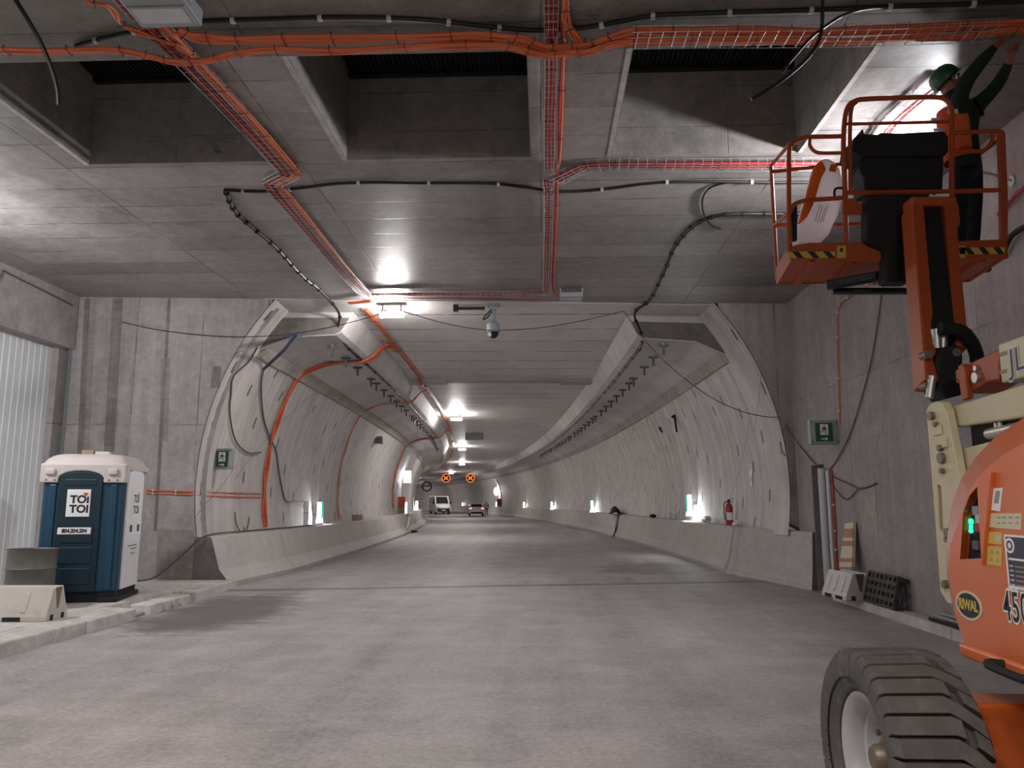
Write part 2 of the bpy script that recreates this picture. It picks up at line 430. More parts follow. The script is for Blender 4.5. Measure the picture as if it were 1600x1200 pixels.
m_drum = paint('drum_steel', (0.13, 0.125, 0.11), 0.5, 0.2, 0.25, 8, 0.4, (0.10, 0.075, 0.055), 0.5)
m_barrierpl = paint('barrier_plastic', (0.56, 0.51, 0.46), 0.5, 0, 0.08, 4, 0.4, (0.33, 0.28, 0.23), 0.45)
m_jacket = paint('dark_green_jacket', (0.006, 0.018, 0.012), 0.9, 0, 0.3, 10)
m_trouser = paint('black_work_trousers', (0.006, 0.007, 0.009), 0.9, 0, 0.3, 10)
m_boot = paint('boot_leather', (0.02, 0.014, 0.01), 0.7, 0, 0.3, 10)
m_skin = paint('skin', (0.30, 0.13, 0.08), 0.55, 0, 0.08, 20)
m_helmet = paint('green_helmet', (0.012, 0.07, 0.035), 0.4, 0, 0.08, 8)
m_vest = paint('orange_vest', (0.62, 0.10, 0.02), 0.75, 0, 0.12, 8)
m_reflect = paint('reflective_tape', (0.70, 0.74, 0.85), 0.35, 0.2, 0.06, 8)
m_hivis = paint('yellow_vest', (0.60, 0.62, 0.12), 0.7, 0, 0.1, 8)
m_carwhite = paint('white_car_paint', (0.66, 0.63, 0.64), 0.25, 0, 0.04, 4)
m_dglass = paint('dark_window_glass', (0.015, 0.017, 0.02), 0.08, 0, 0.05, 4)
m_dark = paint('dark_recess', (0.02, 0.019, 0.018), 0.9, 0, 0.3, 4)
m_cardboard = paint('cardboard', (0.33, 0.23, 0.15), 0.8, 0, 0.15, 8)
g_lamp = glow('tunnel_lamp_glow', (1.0, 0.96, 0.93), 700)
g_lamp_near = glow('mouth_lamp_glow', (1.0, 0.96, 0.93), 420)
g_side = glow('marker_lamp_glow', (0.96, 0.98, 1.0), 130)
g_sign = glow('lit_sign_white', (0.97, 0.95, 1.0), 22)
g_green = glow('lit_sign_green', (0.02, 0.42, 0.30), 1.2)
g_cross = glow('orange_cross_glow', (1.0, 0.20, 0.03), 1.5)
g_led = glow('green_led', (0.03, 1.0, 0.42), 1.6)
g_work = glow('work_lamp_glow', (0.97, 0.96, 1.0), 1600)
g_tail = glow('tail_lamp_glow', (1.0, 0.25, 0.22), 2.0)

# ------------------------------------------------------------------ the setting: hall
def road():
    b = MB()
    b.quad((-9.7, -14, 0), (WR + .7, -14, 0), (WR + .7, 17, 0), (-9.7, 17, 0))
    ss = [16.6 + 3.0 * i for i in range(76)]
    for s0, s1 in zip(ss, ss[1:]):
        z0 = -0.006 if s0 < 17 else -0.006
        b.quad(T(s0, -5.6, z0), T(s0, 5.6, z0), T(s1, 5.6, z0), T(s1, -5.6, z0))
    return structure(b, 'floor', m_floor, fix=False)
road()
# ceiling slab with three open pockets
PX = [(-5.48, -3.28), (-2.33, -0.11), (0.83, 3.01)]; PY0, PY1, PZ = 6.42, 8.6, 6.78
m_near = concrete('front_slab_concrete', (0.17, 0.158, 0.138), 'x', 'y', 2.6, 1.2, 0.014, 0.4, 0.2, None, 0.8, 0.9)  # olive concrete, with the gloom above the camera put into its colour
def ceiling():
    b = MB(); x0, x1 = -9.9, WR + .7
    def slab(xa, xb, ya, yb): b.box(xa, xb, ya, yb, HZ, HZ + 1.3)
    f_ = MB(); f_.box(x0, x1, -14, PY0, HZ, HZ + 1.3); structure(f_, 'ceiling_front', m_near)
    xs = [x0] + [v for p in PX for v in p] + [x1]
    for i in range(0, len(xs), 2): slab(xs[i], xs[i + 1], PY0, PY1)
    # far part ends along the askew end wall
    ya, yb = face_y(x0) + .02, face_y(x1) + .02
    b.prism([(x0, PY1), (x1, PY1), (x1, yb), (x0, ya)], lambda p, q, d: (p, q, d), HZ, HZ + 1.3)
    return structure(b, 'ceiling', m_ceil)
ceiling()
k = 0
for (xa, xb) in PX:
    b = MB()                                            # pocket lining: four faces, dark roof with ribs
    e = .012
    b.box(xa, xb, PY1 - e, PY1, HZ + .002, PZ); b.box(xa, xb, PY0, PY0 + e, HZ + .002, PZ)
    b.box(xa, xa + e, PY0, PY1, HZ + .002, PZ); b.box(xb - e, xb, PY0, PY1, HZ + .002, PZ)
    structure(b, 'trim_%d' % (k + 1), m_beam); k += 1
    b = MB(); b.box(xa, xb, PY0, PY1, PZ, PZ + .04)
    x = xa + .03
    while x < xb - .03:
        b.box(x, x + .028, PY0 + .02, PY1 - .1, PZ - .045, PZ); x += .056
    b.box(xa + e, xb - e, PY1 - .1, PY1 - e - .001, PZ - .09, PZ)
    structure(b, 'trim_%d' % (k + 1), m_blackmetal); k += 1
# chamfer strips along pocket edges, paler in colour for the light they catch
m_cham = concrete('lit_chamfer_concrete', (0.42, 0.39, 0.385), 'y', 'x', 1.7, 9, 0.01, 0.3, 0.1, None, 0.7, 0.3)
for (x, sgn) in ((PX[0][0], -1), (PX[1][0], -1), (PX[2][0], -1), (PX[2][1], 1)):
    b = MB(); w = .05
    b.prism([(0, 0), (sgn * w, 0), (0, w)], lambda a_, c_, d: (x + a_ - sgn * .002, d, HZ - .004 + c_ * .2), PY0, PY1)
    structure(b, 'trim_%d' % (k + 1), m_cham); k += 1

# end wall around the tunnel mouth (two leaves), left and right of the arch
def end_wall(side):
    b = MB(); n = 28; th = .5
    if side < 0: xo = -9.25; a0, a1 = PI, PI - math.acos(4.43 / RI)
    else: xo = WR + .6; a0, a1 = 0.0, math.acos(4.43 / RI)
    zb = -.02
    arc = [(XC + (RI + .015) * math.cos(t), ZC + (RI + .015) * math.sin(t)) for t in [a0 + (a1 - a0) * i / n for i in range(n + 1)]]
    low = []
    for i in range(9):
        z = zb + (ZC - zb) * i / 8; low.append((XC + side * math.sqrt((RI + .015) ** 2 - (z - ZC) ** 2) + (.5 if side > 0 and z < 1.0 else 0), z))
    edge = low[:-1] + arc
    edge[-1] = (edge[-1][0], HZ + .3)
    for (p, q) in zip(edge, edge[1:]):
        f = lambda x, z, d: Vector((x, face_y(x) + d, z))
        vs = [f(p[0], p[1], 0), f(xo, p[1], 0), f(xo, q[1], 0), f(q[0], q[1], 0), f(p[0], p[1], th), f(xo, p[1], th), f(xo, q[1], th), f(q[0], q[1], th)]
        b.add(vs, [(0, 1, 2, 3), (4, 7, 6, 5), (0, 3, 7, 4), (1, 5, 6, 2)])
    return structure(b, 'wall_left_end' if side < 0 else 'wall_right_end', m_wall)
end_wall(-1); end_wall(1)
# left side: lintel beam over a white corrugated sheet partition
b = MB(); b.box(-9.8, -9.2, -14, 14.5, 4.58, HZ); structure(b, 'wall_left', m_lintel)
def sheet():
    b = MB(); y = -14.0; x0 = -9.52; rows = []
    while y < 14.45: rows += [(y, 0), (y + .09, 0), (y + .10, .007), (y + .16, .007), (y + .17, 0)]; y += .17
    vs = []
    for (yy, d) in rows: vs += [(x0 + d, yy, .12), (x0 + d, yy, 4.6)]
    b.add(vs, [(2 * i, 2 * i + 2, 2 * i + 3, 2 * i + 1) for i in range(len(rows) - 1)])
    o = structure(b, 'wall_left_sheet', m_sheet, fix=False)
    s = o.modifiers.new('thick', 'SOLIDIFY'); s.thickness = .02
sheet()
b = MB(); b.box(-9.6, -9.38, 14.3, 14.6, .1, 4.6); structure(b, 'trim_%d' % (k + 1), m_wall); k += 1
# right wall with a door niche
NY0, NY1, NZ = 14.08, 14.72, 2.28
b = MB(); W2 = WR + .6
b.box(WR, W2, -14, NY0, -.02, HZ); b.box(WR, W2, NY1, 15.6, -.02, HZ); b.box(WR, W2, NY0, NY1, NZ, HZ)
structure(b, 'wall_right', m_wallr)
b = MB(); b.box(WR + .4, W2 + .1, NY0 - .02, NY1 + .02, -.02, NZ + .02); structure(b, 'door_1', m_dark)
# raised walkways with their kerbs
b = MB(); b.box(-9.6, -6.15, -14, 14.85, -.02, .15); structure(b, 'trim_%d' % (k + 1), m_walk); k += 1
def kerb(poly, h, mat=m_walk):
    global k
    b = MB(); b.prism(poly, lambda p, q, d: (p, q, d), -.02, h); o = structure(b, 'trim_%d' % (k + 1), mat, bevel=.02); k += 1
kerb([(-6.152, -14), (-5.72, -14), (-5.66, 8.4), (-5.62, 10.75), (-6.152, 10.95)], .15)
kerb([(-6.152, 10.97), (-5.75, 10.8), (-5.72, 12.5), (-6.152, 12.6)], .05, m_wall)
kerb([(-6.152, 12.9), (-5.68, 12.75), (-5.86, 14.9), (-6.152, 14.9)], .15)
for (y, l) in ((11.25, .42), (11.72, .2), (11.97, .2), (12.25, .3)):
    kerb([(-5.98, y), (-5.66, y - .03), (-5.67, y + l - .04), (-5.98, y + l)], .14)
kerb([(4.72, -14), (WR - .002, -14), (WR - .002, 13.4), (4.82, 13.4)], .13)

# ------------------------------------------------------------------ the setting: tunnel
SS = [15.3] + [16.3] + [17.0 + 2.0 * i for i in range(105)]
def tunnel_arc():
    b = MB(); b.uv = []; n = 72; a0, a1 = math.radians(-22), math.radians(202)
    for i, s in enumerate(SS):
        for j in range(n + 1):
            t = a0 + (a1 - a0) * j / n; u = RI * math.cos(t); z = ZC + RI * math.sin(t)
            p = T(s, u, z)
            if i == 0: p = Vector((XC + u, face_y(XC + u) + .0, z))
            b.v.append(p); b.uv.append((s + 1.0, RI * t))
    m = n + 1
    for i in range(len(SS) - 1):
        for j in range(n):
            if SS[i + 1] < 18.9 and j < 20 and b.v[i * m + j].z < 0.95: continue      # the splayed barrier end stands here
            b.f.append([i * m + j, i * m + j + 1, (i + 1) * m + j + 1, (i + 1) * m + j]); b.mi.append(0)
    return structure(b, 'wall_tunnel_lining', m_lining, smooth=True, fix=False)
tunnel_arc()
def sweep(name, poly, mat, s0, step=2.0, s1=222.0, bevel=0, skew=True, uvx=None):
    """closed section (u, z) swept along the tunnel"""
    b = MB(); b.uv = []; n = len(poly); ss = [s0]
    while ss[-1] < s1: ss.append(ss[-1] + step)
    d = [0.0]
    for p, q in zip(poly, poly[1:]): d.append(d[-1] + math.hypot(q[0] - p[0], q[1] - p[1]))
    for i, s in enumerate(ss):
        for j, (u, z) in enumerate(poly):
            p = T(s, u, z)
            if i == 0 and skew: p = Vector((p.x, p.y + .075 * u, p.z))
            b.v.append(p); b.uv.append((d[j], s))
    for i in range(len(ss) - 1):
        for j in range(n): b.f.append([i * n + j, i * n + (j + 1) % n, (i + 1) * n + (j + 1) % n, (i + 1) * n + j]); b.mi.append(0)
    b.f.append(list(range(n))[::-1]); b.mi.append(0)
    return structure(b, name, mat)
sweep('wall_corbel_left', [(-5.06, 4.78), (-4.35, 5.08), (-3.42, 5.14), (-3.30, 5.2), (-3.05, 5.66), (-4.5, 5.68)], m_corbel, 16.25)
sweep('wall_corbel_right', [(5.06, 4.78), (4.35, 5.08), (3.22, 5.14), (3.08, 5.2), (2.85, 5.66), (4.5, 5.68)], m_corbel, 16.25)
sweep('ceiling_tunnel', [(-4.6, 5.64), (4.6, 5.64), (4.6, 5.95), (-4.6, 5.95)], m_slab, 15.2, 1.4)
sweep('wall_barrier_left', [(-4.75, -.02), (-4.72, .10), (-4.92, .34), (-5.10, .93), (-5.14, .95), (-5.75, .95), (-5.6, -.02)], m_barrier, 18.15, 2.0, skew=False)
sweep('wall_barrier_right', [(5.22, -.02), (5.18, .10), (5.30, .34), (5.43, 1.03), (5.46, 1.05), (5.8, 1.05), (5.65, -.02)], m_barrier, 18.15, 2.0, skew=False)
m_endface = concrete('shaded_end_concrete', (0.15, 0.135, 0.125), 'x', 'z', 3, 3, .01, .2, .1, None, .85, .6)  # end-face concrete, darkened in colour for the shade on these faces
def flare(name, a, c, s_end, side):
    """first barrier length, splayed out to the hall wall: section at a (x offset, y) to the running section"""
    b = MB()
    secs = [(-.02, 0), (.10, -.03), (.34, .17), (.93, .35), (.95, .39), (.95, 1.0), (-.02, .9)] if side < 0 else \
           [(-.02, 0), (.10, .04), (.34, .12), (1.03, .24), (1.05, .27), (1.05, .6), (-.02, .45)]
    kf = 1.0 if side < 0 else .3
    vs = [(a[0] + side * o * kf, a[1], z) for z, o in secs]
    for z, o in secs: p = T(s_end, c + side * o, z); vs.append((p.x, p.y, p.z))
    n = len(secs)
    fs = [tuple(range(n)), tuple(range(2 * n - 1, n - 1, -1))] + [(i, (i + 1) % n, n + (i + 1) % n, n + i) for i in range(n)]
    b.add(vs, fs); structure(b, name, m_barrier)
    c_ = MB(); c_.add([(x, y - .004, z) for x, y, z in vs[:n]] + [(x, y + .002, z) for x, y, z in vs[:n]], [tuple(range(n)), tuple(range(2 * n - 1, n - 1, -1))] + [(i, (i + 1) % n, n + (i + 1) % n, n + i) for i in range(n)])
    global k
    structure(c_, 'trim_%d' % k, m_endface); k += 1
flare('wall_barrier_left_end', (-5.98, 14.72), -4.75, 18.2, -1)
flare('wall_barrier_right_end', (4.93, 14.74), 5.22, 18.2, 1)
# ledge end faces with shade in their colour, and the joint strip between ledge and lining
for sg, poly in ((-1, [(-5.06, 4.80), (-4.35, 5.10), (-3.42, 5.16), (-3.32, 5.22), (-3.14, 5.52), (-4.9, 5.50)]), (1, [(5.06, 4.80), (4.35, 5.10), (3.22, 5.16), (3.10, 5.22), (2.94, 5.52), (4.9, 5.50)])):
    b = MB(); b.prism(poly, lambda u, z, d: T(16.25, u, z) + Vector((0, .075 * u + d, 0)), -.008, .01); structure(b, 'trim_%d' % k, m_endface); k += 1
m_strip = concrete('joint_strip', (0.38, 0.345, 0.31), 'x', 'y', 9, 2.0, .02, .3, .1, None, .8, .3, coords='UV')
for sg in (-1, 1):
    sweep('trim_%d' % k, [(sg * 5.12, 4.64), (sg * 5.05, 4.64), (sg * 4.86, 4.85), (sg * 4.95, 4.90)], m_strip, 16.3); k += 1
# shallow cross beam under the duct slab
b = MB()
for (u0, u1, z0) in ((-3.1, -1.9, 5.50), (-1.9, 1.9, 5.56), (1.9, 2.95, 5.50)):
    vs = []
    for s in (24.9, 25.5):
        for (u, z) in ((u0, z0), (u1, z0), (u1, 5.66), (u0, 5.66)): vs.append(T(s, u, z))
    b.add(vs, [(0, 1, 2, 3), (7, 6, 5, 4), (0, 4, 5, 1), (1, 5, 6, 2), (2, 6, 7, 3), (3, 7, 4, 0)])
structure(b, 'trim_%d' % (k + 1), m_corbel); k += 1
b = MB()                                                  # tunnel closed beyond the bend
b.quad(T(221, -6.5, -1), T(221, 6.5, -1), T(221, 6.5, 8.2), T(221, -6.5, 8.2)); structure(b, 'wall_tunnel_end', m_wall, fix=False)

# ------------------------------------------------------------------ lamps
ORD = ['first', 'second', 'third', 'fourth', 'fifth', 'sixth', 'seventh', 'eighth', 'ninth', 'tenth', 'eleventh', 'twelfth', 'thirteenth',
       'fourteenth', 'fifteenth', 'sixteenth', 'seventeenth', 'eighteenth', 'nineteenth', 'twentieth', 'twenty-first', 'twenty-second',
       'twenty-third', 'twenty-fourth', 'twenty-fifth', 'twenty-sixth', 'twenty-seventh', 'twenty-eighth', 'twenty-ninth', 'thirtieth']
def frame_rz(s): return (s - S0) / RC
def ceiling_lamp(p, rz, label, w=.52, d=.16, drop=.02, mat=None):
    t = thing('ceiling_lamp', label, 'lamp', p, rz, 'tunnel ceiling lamps')
    b = MB(); b.box(-w / 2, w / 2, -d / 2, d / 2, .070, .10); b.box(-w / 2 + .05, -w / 2 + .09, -.02, .02, .10, .10 + drop); b.box(w / 2 - .09, w / 2 - .05, -.02, .02, .10, .10 + drop)
    b.build('housing', m_lgrey, t, bevel=.008)
    b = MB(); b.box(-w / 2 + .015, w / 2 - .015, -d / 2 + .012, d / 2 - .012, -.015, .076); b.build('lens', mat or g_lamp, t, bevel=.02)
    return t
lamp_names = ['big white tube lamp glowing at the tunnel mouth beside the orange trays', 'white lamp above the hanging grey board, next deeper from the mouth',
              'white tunnel ceiling lamp behind the hanging grey board', 'white tunnel ceiling lamp just above the red crosses', 'small lit lamp in the bend, left of the two orange crosses']
for i, q in enumerate([atZ(612, 494, 5.38), atZ(713, 656, 5.36), atZ(722, 703, 5.36), atZ(722, 726, 5.38), atZ(705, 740, 5.4), T(131, -2.0, 5.38), T(154, -2.0, 5.38), T(177, -2, 5.38)]):
    s = Tinv(q)[0]
    ceiling_lamp(q, frame_rz(s), lamp_names[i] if i < 5 else 'lit tunnel ceiling lamp out of sight in the bend', w=.52, drop=5.64 - 5.38 - .10 if i else 5.645 - 5.38 - .11, mat=None if i else g_lamp_near)

# ------------------------------------------------------------------ articulated boom lift
LB = (2.6, 2.6, 0.0)
lift = thing('boom_lift', 'orange and cream articulated boom lift with raised basket, parked at the right', 'boom lift', LB)
def sub(mb, name, mat, parent, **kw):
    o = mb.build(name, mat, parent, world=True, **kw); o['_o'] = parent['_o']; return o
yz = lambda a_, c_, d: (d, a_, c_)                        # polygon (Y, Z) swept along X
def onX(pts, x): return [(p.y, p.z) for p in (atX(px, py, x) for px, py in pts)]
# wheels
WRAD, WW = 0.47, 0.39
def make_wheel():
    b = MB(); A = (1, 0, 0)
    b.lathe([(0.0, -.045), (.09, -.045), (.10, -.03), (.15, -.022), (.165, .0), (.190, .005), (.203, -.015), (.212, -.06), (.226, -.068), (.231, -.115), (.255, -.145), (.275, -.155),
             (.285, -.145), (.275, -.12), (.262, -.10), (.262, .14), (.28, .15)], axis=A, n=48)
    w = b.build('wheel', m_rim, lift, smooth=True); w['label'] = 'silver wheel rim with black tyre'
    b = MB()
    b.lathe([(0, -.125), (.045, -.125), (.058, -.11), (.062, -.06), (.095, -.055), (.10, -.03), (0, -.03)], axis=A, n=24)
    for i in range(9):
        t = 2 * PI * i / 9; b.cyl((-.062, .128 * math.cos(t), .128 * math.sin(t)), (-.015, .128 * math.cos(t), .128 * math.sin(t)), .014, 6)
    h = b.build('hub', m_pin, w, smooth=True)
    b = MB()
    b.lathe([(.272, -.12), (.285, -.150), (.30, -.165), (.335, -.185), (.375, -.188), (.41, -.176), (.432, -.15), (.436, 0), (.432, .15), (.41, .176), (.375, .188), (.30, .165), (.272, .12)], axis=A, n=64)
    b.lathe([(.287, -.158), (.30, -.172), (.315, -.174), (.32, -.170)], axis=A, n=64)
    def pt(h_, t, r): return Vector((h_, -r * math.cos(t), r * math.sin(t)))
    def lug(t0, path, hw):
        # path: (h, dt, r0, r1); section across is +-hw in angle
        secs = []
        for (h_, dt, r0, r1) in path:
            secs.append([pt(h_, t0 + dt - hw * 1.08, r0), pt(h_, t0 + dt - hw, r1), pt(h_, t0 + dt + hw, r1), pt(h_, t0 + dt + hw * 1.08, r0)])
        vs = [p for s_ in secs for p in s_]; fs = [(0, 1, 2, 3), tuple(len(vs) - 4 + i for i in (3, 2, 1, 0))]
        for i in range(len(secs) - 1):
            for j in range(4): fs.append((i * 4 + j, i * 4 + (j + 1) % 4, i * 4 + 4 + (j + 1) % 4, i * 4 + 4 + j))
        b.add(vs, fs)
    N = 17
    for i in range(N):
        t = 2 * PI * i / N
        lug(t, [(-.197, .05, .345, .385), (-.197, .02, .40, .442), (-.178, 0, .42, .466), (.05, 0, .42, .472), (.10, -.075, .42, .471), (.176, -.215, .42, .464), (.197, -.25, .39, .43), (.197, -.27, .35, .38)], .077)
        t += PI / N
        lug(t, [(-.197, .05, .345, .385), (-.197, .02, .40, .442), (-.178, 0, .42, .466), (.05, 0, .42, .472), (.085, -.03, .42, .470)], .077)
        lug(t - .10, [(.125, 0, .41, .466), (.176, -.085, .41, .462), (.197, -.115, .39, .425), (.197, -.13, .35, .38)], .068)
    b.build('tyre', m_rubber, w, smooth=True)
    return w
w0 = make_wheel(); w0.location = Vector((1.595, 3.72, WRAD - .003)) - Vector(LB)
for (x, y, r) in ((1.595, 1.05, 0), (3.6, 3.72, PI), (3.6, 1.05, PI)):
    w = copy_tree(w0, lift); w.location = Vector((x, y, WRAD - .003)) - Vector(LB); w.rotation_euler = (0, 0, r)
# chassis and axles
b = MB(); b.box(2.15, 3.05, .7, 4.05, .38, .66); b.prism([(.7, .66), (4.05, .66), (3.6, .78), (1.2, .78)], yz, 2.2, 3.0)
sub(b, 'chassis', m_orange, lift, bevel=.02)
for y0, y1, z1 in ((3.46, 3.66, .765), (.95, 1.15, .70)):
    b = MB(); b.box(1.80, 3.4, y0, y1, .33, z1); sub(b, 'axle_beam', m_orange, lift, bevel=.015)
for x, y in ((1.7, 3.72), (1.7, 1.05), (3.0, 3.72), (3.0, 1.05)):
    b = MB(); b.cyl((x, y, .47), (x + .5, y, .47), .13, 20); sub(b, 'hub_drive', m_blackmetal, lift, smooth=True)
b = MB(); b.cyl((2.6, 2.6, .76), (2.6, 2.6, .92), .42, 32); sub(b, 'slew_ring', m_blackmetal, lift, smooth=True)
# turntable deck with lip
b = MB(); b.box(1.90, 3.32, 1.3, 3.56, .90, .975)
b.prism([(1.3, .955), (3.62, .985), (3.60, .93), (1.3, .885)], yz, 1.835, 1.93)
deck = sub(b, 'turntable', m_orange, lift, bevel=.012)
b = MB(); p0 = atX(1562, 1012, 1.80); p = [Vector((1.84, p0.y + .05, .96)), Vector((1.78, p0.y + .05, .965)), Vector((1.765, p0.y, .96)), Vector((1.765, p0.y - .16, .955)), Vector((1.78, p0.y - .2, .955)), Vector((1.84, p0.y - .2, .955))]
b.tube(smoothline(p, 4), .018, 8); sub(b, 'tie_down_loop', m_black, deck, smooth=True)
# hood with control opening
HX = 1.85
prof = [(1.5, .955), (3.585, .985), (3.655, 1.10), (3.69, 1.28), (3.67, 1.42), (3.60, 1.58), (3.50, 1.70), (3.37, 1.79), (3.20, 1.87), (3.0, 1.925), (1.5, 1.99)]
side = [(1.5, .955), (3.585, .985), (3.645, 1.10), (3.675, 1.28), (3.645, 1.40)] + onX([(1503, 800), (1513, 768), (1535, 738), (1568, 710), (1600, 692)], HX) + [(1.5, 1.90)]
KX = 1.042                                                  # the shoulder: outer edge further in, slightly larger
outer = [(y * KX, EYE + (z - EYE) * KX) for y, z in prof]; HO = HX * KX
hole = onX([(1505, 800), (1515, 774), (1534, 752), (1538, 872), (1500, 874)], HX)
b = MB(); b.plate(side, [hole], yz, HX, HX + .03)
inner = [(a_ - .03 if a_ > 2 else a_, c_) for a_, c_ in prof]
b.prism(outer, yz, HX + .28, HX + .45)
for i in range(len(outer)):                                 # shoulder, then skin to the inner half
    p, q, p2, q2 = side[i], side[(i + 1) % len(outer)], outer[i], outer[(i + 1) % len(outer)]
    b.add([(HX, *p), (HX, *q), (HO, *q2), (HO, *p2)], [(0, 1, 2, 3)])
    b.add([(HO, *p2), (HO, *q2), (HX + .3, *q2), (HX + .3, *p2)], [(0, 1, 2, 3)])
for (p, q) in zip(hole, hole[1:] + hole[:1]):                # reveal of the opening
    b.add([(HX, *p), (HX, *q), (HX + .045, *q), (HX + .045, *p)], [(0, 1, 2, 3)])
hood = sub(b, 'hood', m_orange, lift, fix=True)
b = MB(); b.prism(onX([(1533, 746), (1556, 738), (1541, 884)], HX), yz, HX - .02, HX + .002); sub(b, 'hood_flange', m_orange, hood, bevel=.003)
b = MB(); b.prism([(a_, c_) for a_, c_ in hole], yz, HX + .036, HX + .06)
pan = sub(b, 'ground_control_panel', m_black, hood)
for (px, py, r) in ((1519, 815, .013), (1519, 823, .008), (1519, 829.5, .010)):
    p = atX(px, py, HX + .034); b = MB(); b.lathe([(0, 0), (r * 1.0, 0), (r, .01), (0, .012)], p, (-1, 0, 0), 14); sub(b, 'green_indicator', g_led, hood)
for (px, py, m_) in ((1526, 798, m_grey), (1531, 824, m_red), (1526, 852, m_darkgrey), (1531, 811, m_lgrey)):
    p = atX(px, py, HX + .034); b = MB(); b.box(p.x - .01, p.x + .01, p.y - .022, p.y + .022, p.z - .02, p.z + .02); sub(b, 'control_switch', m_, hood, bevel=.004)
# decals on the hood side
def decal(name, pts, mat, lift_off=.0025, label=None):
    b = MB(); b.prism(onX(pts, HX), yz, HX - lift_off, HX + .001); o = sub(b, name, mat, hood)
    if label: o['label'] = label
    return o
decal('barcode_sticker', [(1553, 763), (1567, 762), (1563, 799), (1549, 797)], m_white)
decal('barcode', [(1557, 767), (1564, 767), (1561, 787), (1554, 786)], m_grey, .0032)
decal('warning_label', [(1549, 802), (1597, 802), (1596, 828), (1547, 824)], m_beige)
for x in (1559, 1567, 1577, 1588):
    decal('label_mark', [(x, 807), (x + 6, 807), (x + 6, 810), (x, 810)], m_grey, .0032); decal('label_mark', [(x, 816), (x + 5, 816.5), (x + 5, 819), (x, 818)], m_grey, .0032)
decal('warning_label', [(1545, 831), (1567, 831.5), (1566, 851), (1544, 849)], m_yellow)
decal('label_panel', [(1557, 836), (1565, 836.5), (1564, 847), (1556, 846)], m_lgrey, .0032)
decal('warning_label', [(1544, 853), (1567, 855), (1565, 885), (1542, 882)], m_yellow)
for (x, y) in ((1549, 860), (1558, 861), (1548, 872), (1558, 873)): decal('label_mark', [(x, y), (x + 4, y + .3), (x + 4, y + 5), (x, y + 4.6)], m_grey, .0032)
P0, P1 = atX(1569, 835, HX), atX(1569, 921, HX)
def hplate(name, ya, yb, za, zb, mat, off):
    b = MB(); b.box(HX - off, HX + .001, min(ya, yb), max(ya, yb), za, zb); return sub(b, name, mat, hood)
yt = P0.y
hplate('company_plate', yt, yt - .55, P1.z, P0.z, m_white, .0025)
hplate('plate_field', yt - .012, yt - .54, P1.z + .022, P0.z - .008, m_navy, .0032)
b = MB(); b.lathe([(0, 0), (.030, 0), (.030, .001), (0, .001)], (HX - .0034, yt - .036, P0.z - .042), (-1, 0, 0), 24); sub(b, 'plate_emblem', m_white, hood)
b = MB(); b.lathe([(.012, 0), (.02, 0), (.02, .001), (.012, .001)], (HX - .0044, yt - .036, P0.z - .042), (-1, 0, 0), 24); sub(b, 'emblem_ring', m_navy, hood)
hplate('plate_line', yt - .02, yt - .12, P0.z - .098, P0.z - .090, m_white, .004)
for i in range(6):
    z = P0.z - .118 - i * .018
    hplate('plate_line', yt - .022, yt - .045, z - .006, z, m_lgrey, .004); hplate('plate_line', yt - .058, yt - .115, z - .006, z, m_cardboard, .004)
lettering('POWERED', .05, m_white, 'plate_lettering', hood, frame(Vector((HX - .004, yt - .15, P0.z - .04)) - Vector(LB), (0, -1, 0), (0, 0, 1)), .0006, align='LEFT')
# oval hire company badge
pc = atX(1514, 946, HX)
def oval(name, ra, rb, off, mat):
    b = MB(); b.prism([(pc.y + ra * math.cos(2 * PI * i / 32), pc.z + rb * math.sin(2 * PI * i / 32)) for i in range(32)], yz, HX - off, HX + .001); return sub(b, name, mat, hood)
oval('company_badge', .104, .062, .0025, m_beige); oval('badge_field', .088, .052, .0032, m_ink)
lettering('RIWAL', .062, m_yellow, 'badge_lettering', hood, frame(Vector((HX - .0042, pc.y, pc.z)) - Vector(LB), (0, -1, 0), (0, 0, 1)), .0006, bold=.0022, sx=.80)
pc2 = atX(1569, 947, HX)
for (mat, bo, off) in ((m_white, .010, .0028), (m_ink, .001, .0042)):
    lettering('450AJ', .165, mat, 'model_lettering', hood, frame(Vector((HX - off, pc2.y, pc2.z)) - Vector(LB), (0, -1, 0), (0, 0, 1)), .0006, bold=bo, sx=.62, align='LEFT', spacing=1.12)
b = MB(); b.box(2.92, 3.34, 1.4, 3.5, .98, 1.9); sub(b, 'engine_cover', m_orange, lift, bevel=.06, segs=3)
# tower: upright link plate with pins
TX = 2.36
up = onX([(1447, 642), (1452, 632), (1462, 627), (1471, 628), (1478, 641), (1490, 700), (1503, 775), (1512, 860), (1513, 940), (1498, 945), (1480, 942), (1469, 925), (1458, 780)], TX)
slot = onX([(1464, 760), (1467, 757), (1470, 762), (1473, 828), (1470, 832), (1467, 828)], TX)
b = MB(); b.plate(up, [slot], yz, TX, TX + .05); tower = sub(b, 'tower_upright', m_cream, lift, bevel=.006)
for (px, py, r) in ((1458, 650, .026), (1465, 663, .016), (1472, 700, .02), (1474, 716, .032), (1475, 736, .016), (1484, 832, .026), (1483, 843, .016), (1480, 913, .024)):
    p = atX(px, py, TX); b = MB(); b.cyl((TX - .025, p.y, p.z), (TX + .06, p.y, p.z), r, 14); sub(b, 'pivot_pin', m_pin, tower, smooth=True)
for (px, py) in ((1466, 672), (1474, 692), (1485, 850)):
    p = atX(px, py, TX); b = MB(); b.box(TX - .012, TX, p.y - .05, p.y + .05, p.z - .03, p.z + .03); sub(b, 'pin_keeper', m_cream, tower, bevel=.004)
def yzbar(name, a_, c_, x0, x1, mat, par=lift, bevel=.012):
    b = MB(); b.prism(a_ + c_, yz, x0, x1); return sub(b, name, mat, par, bevel=bevel)
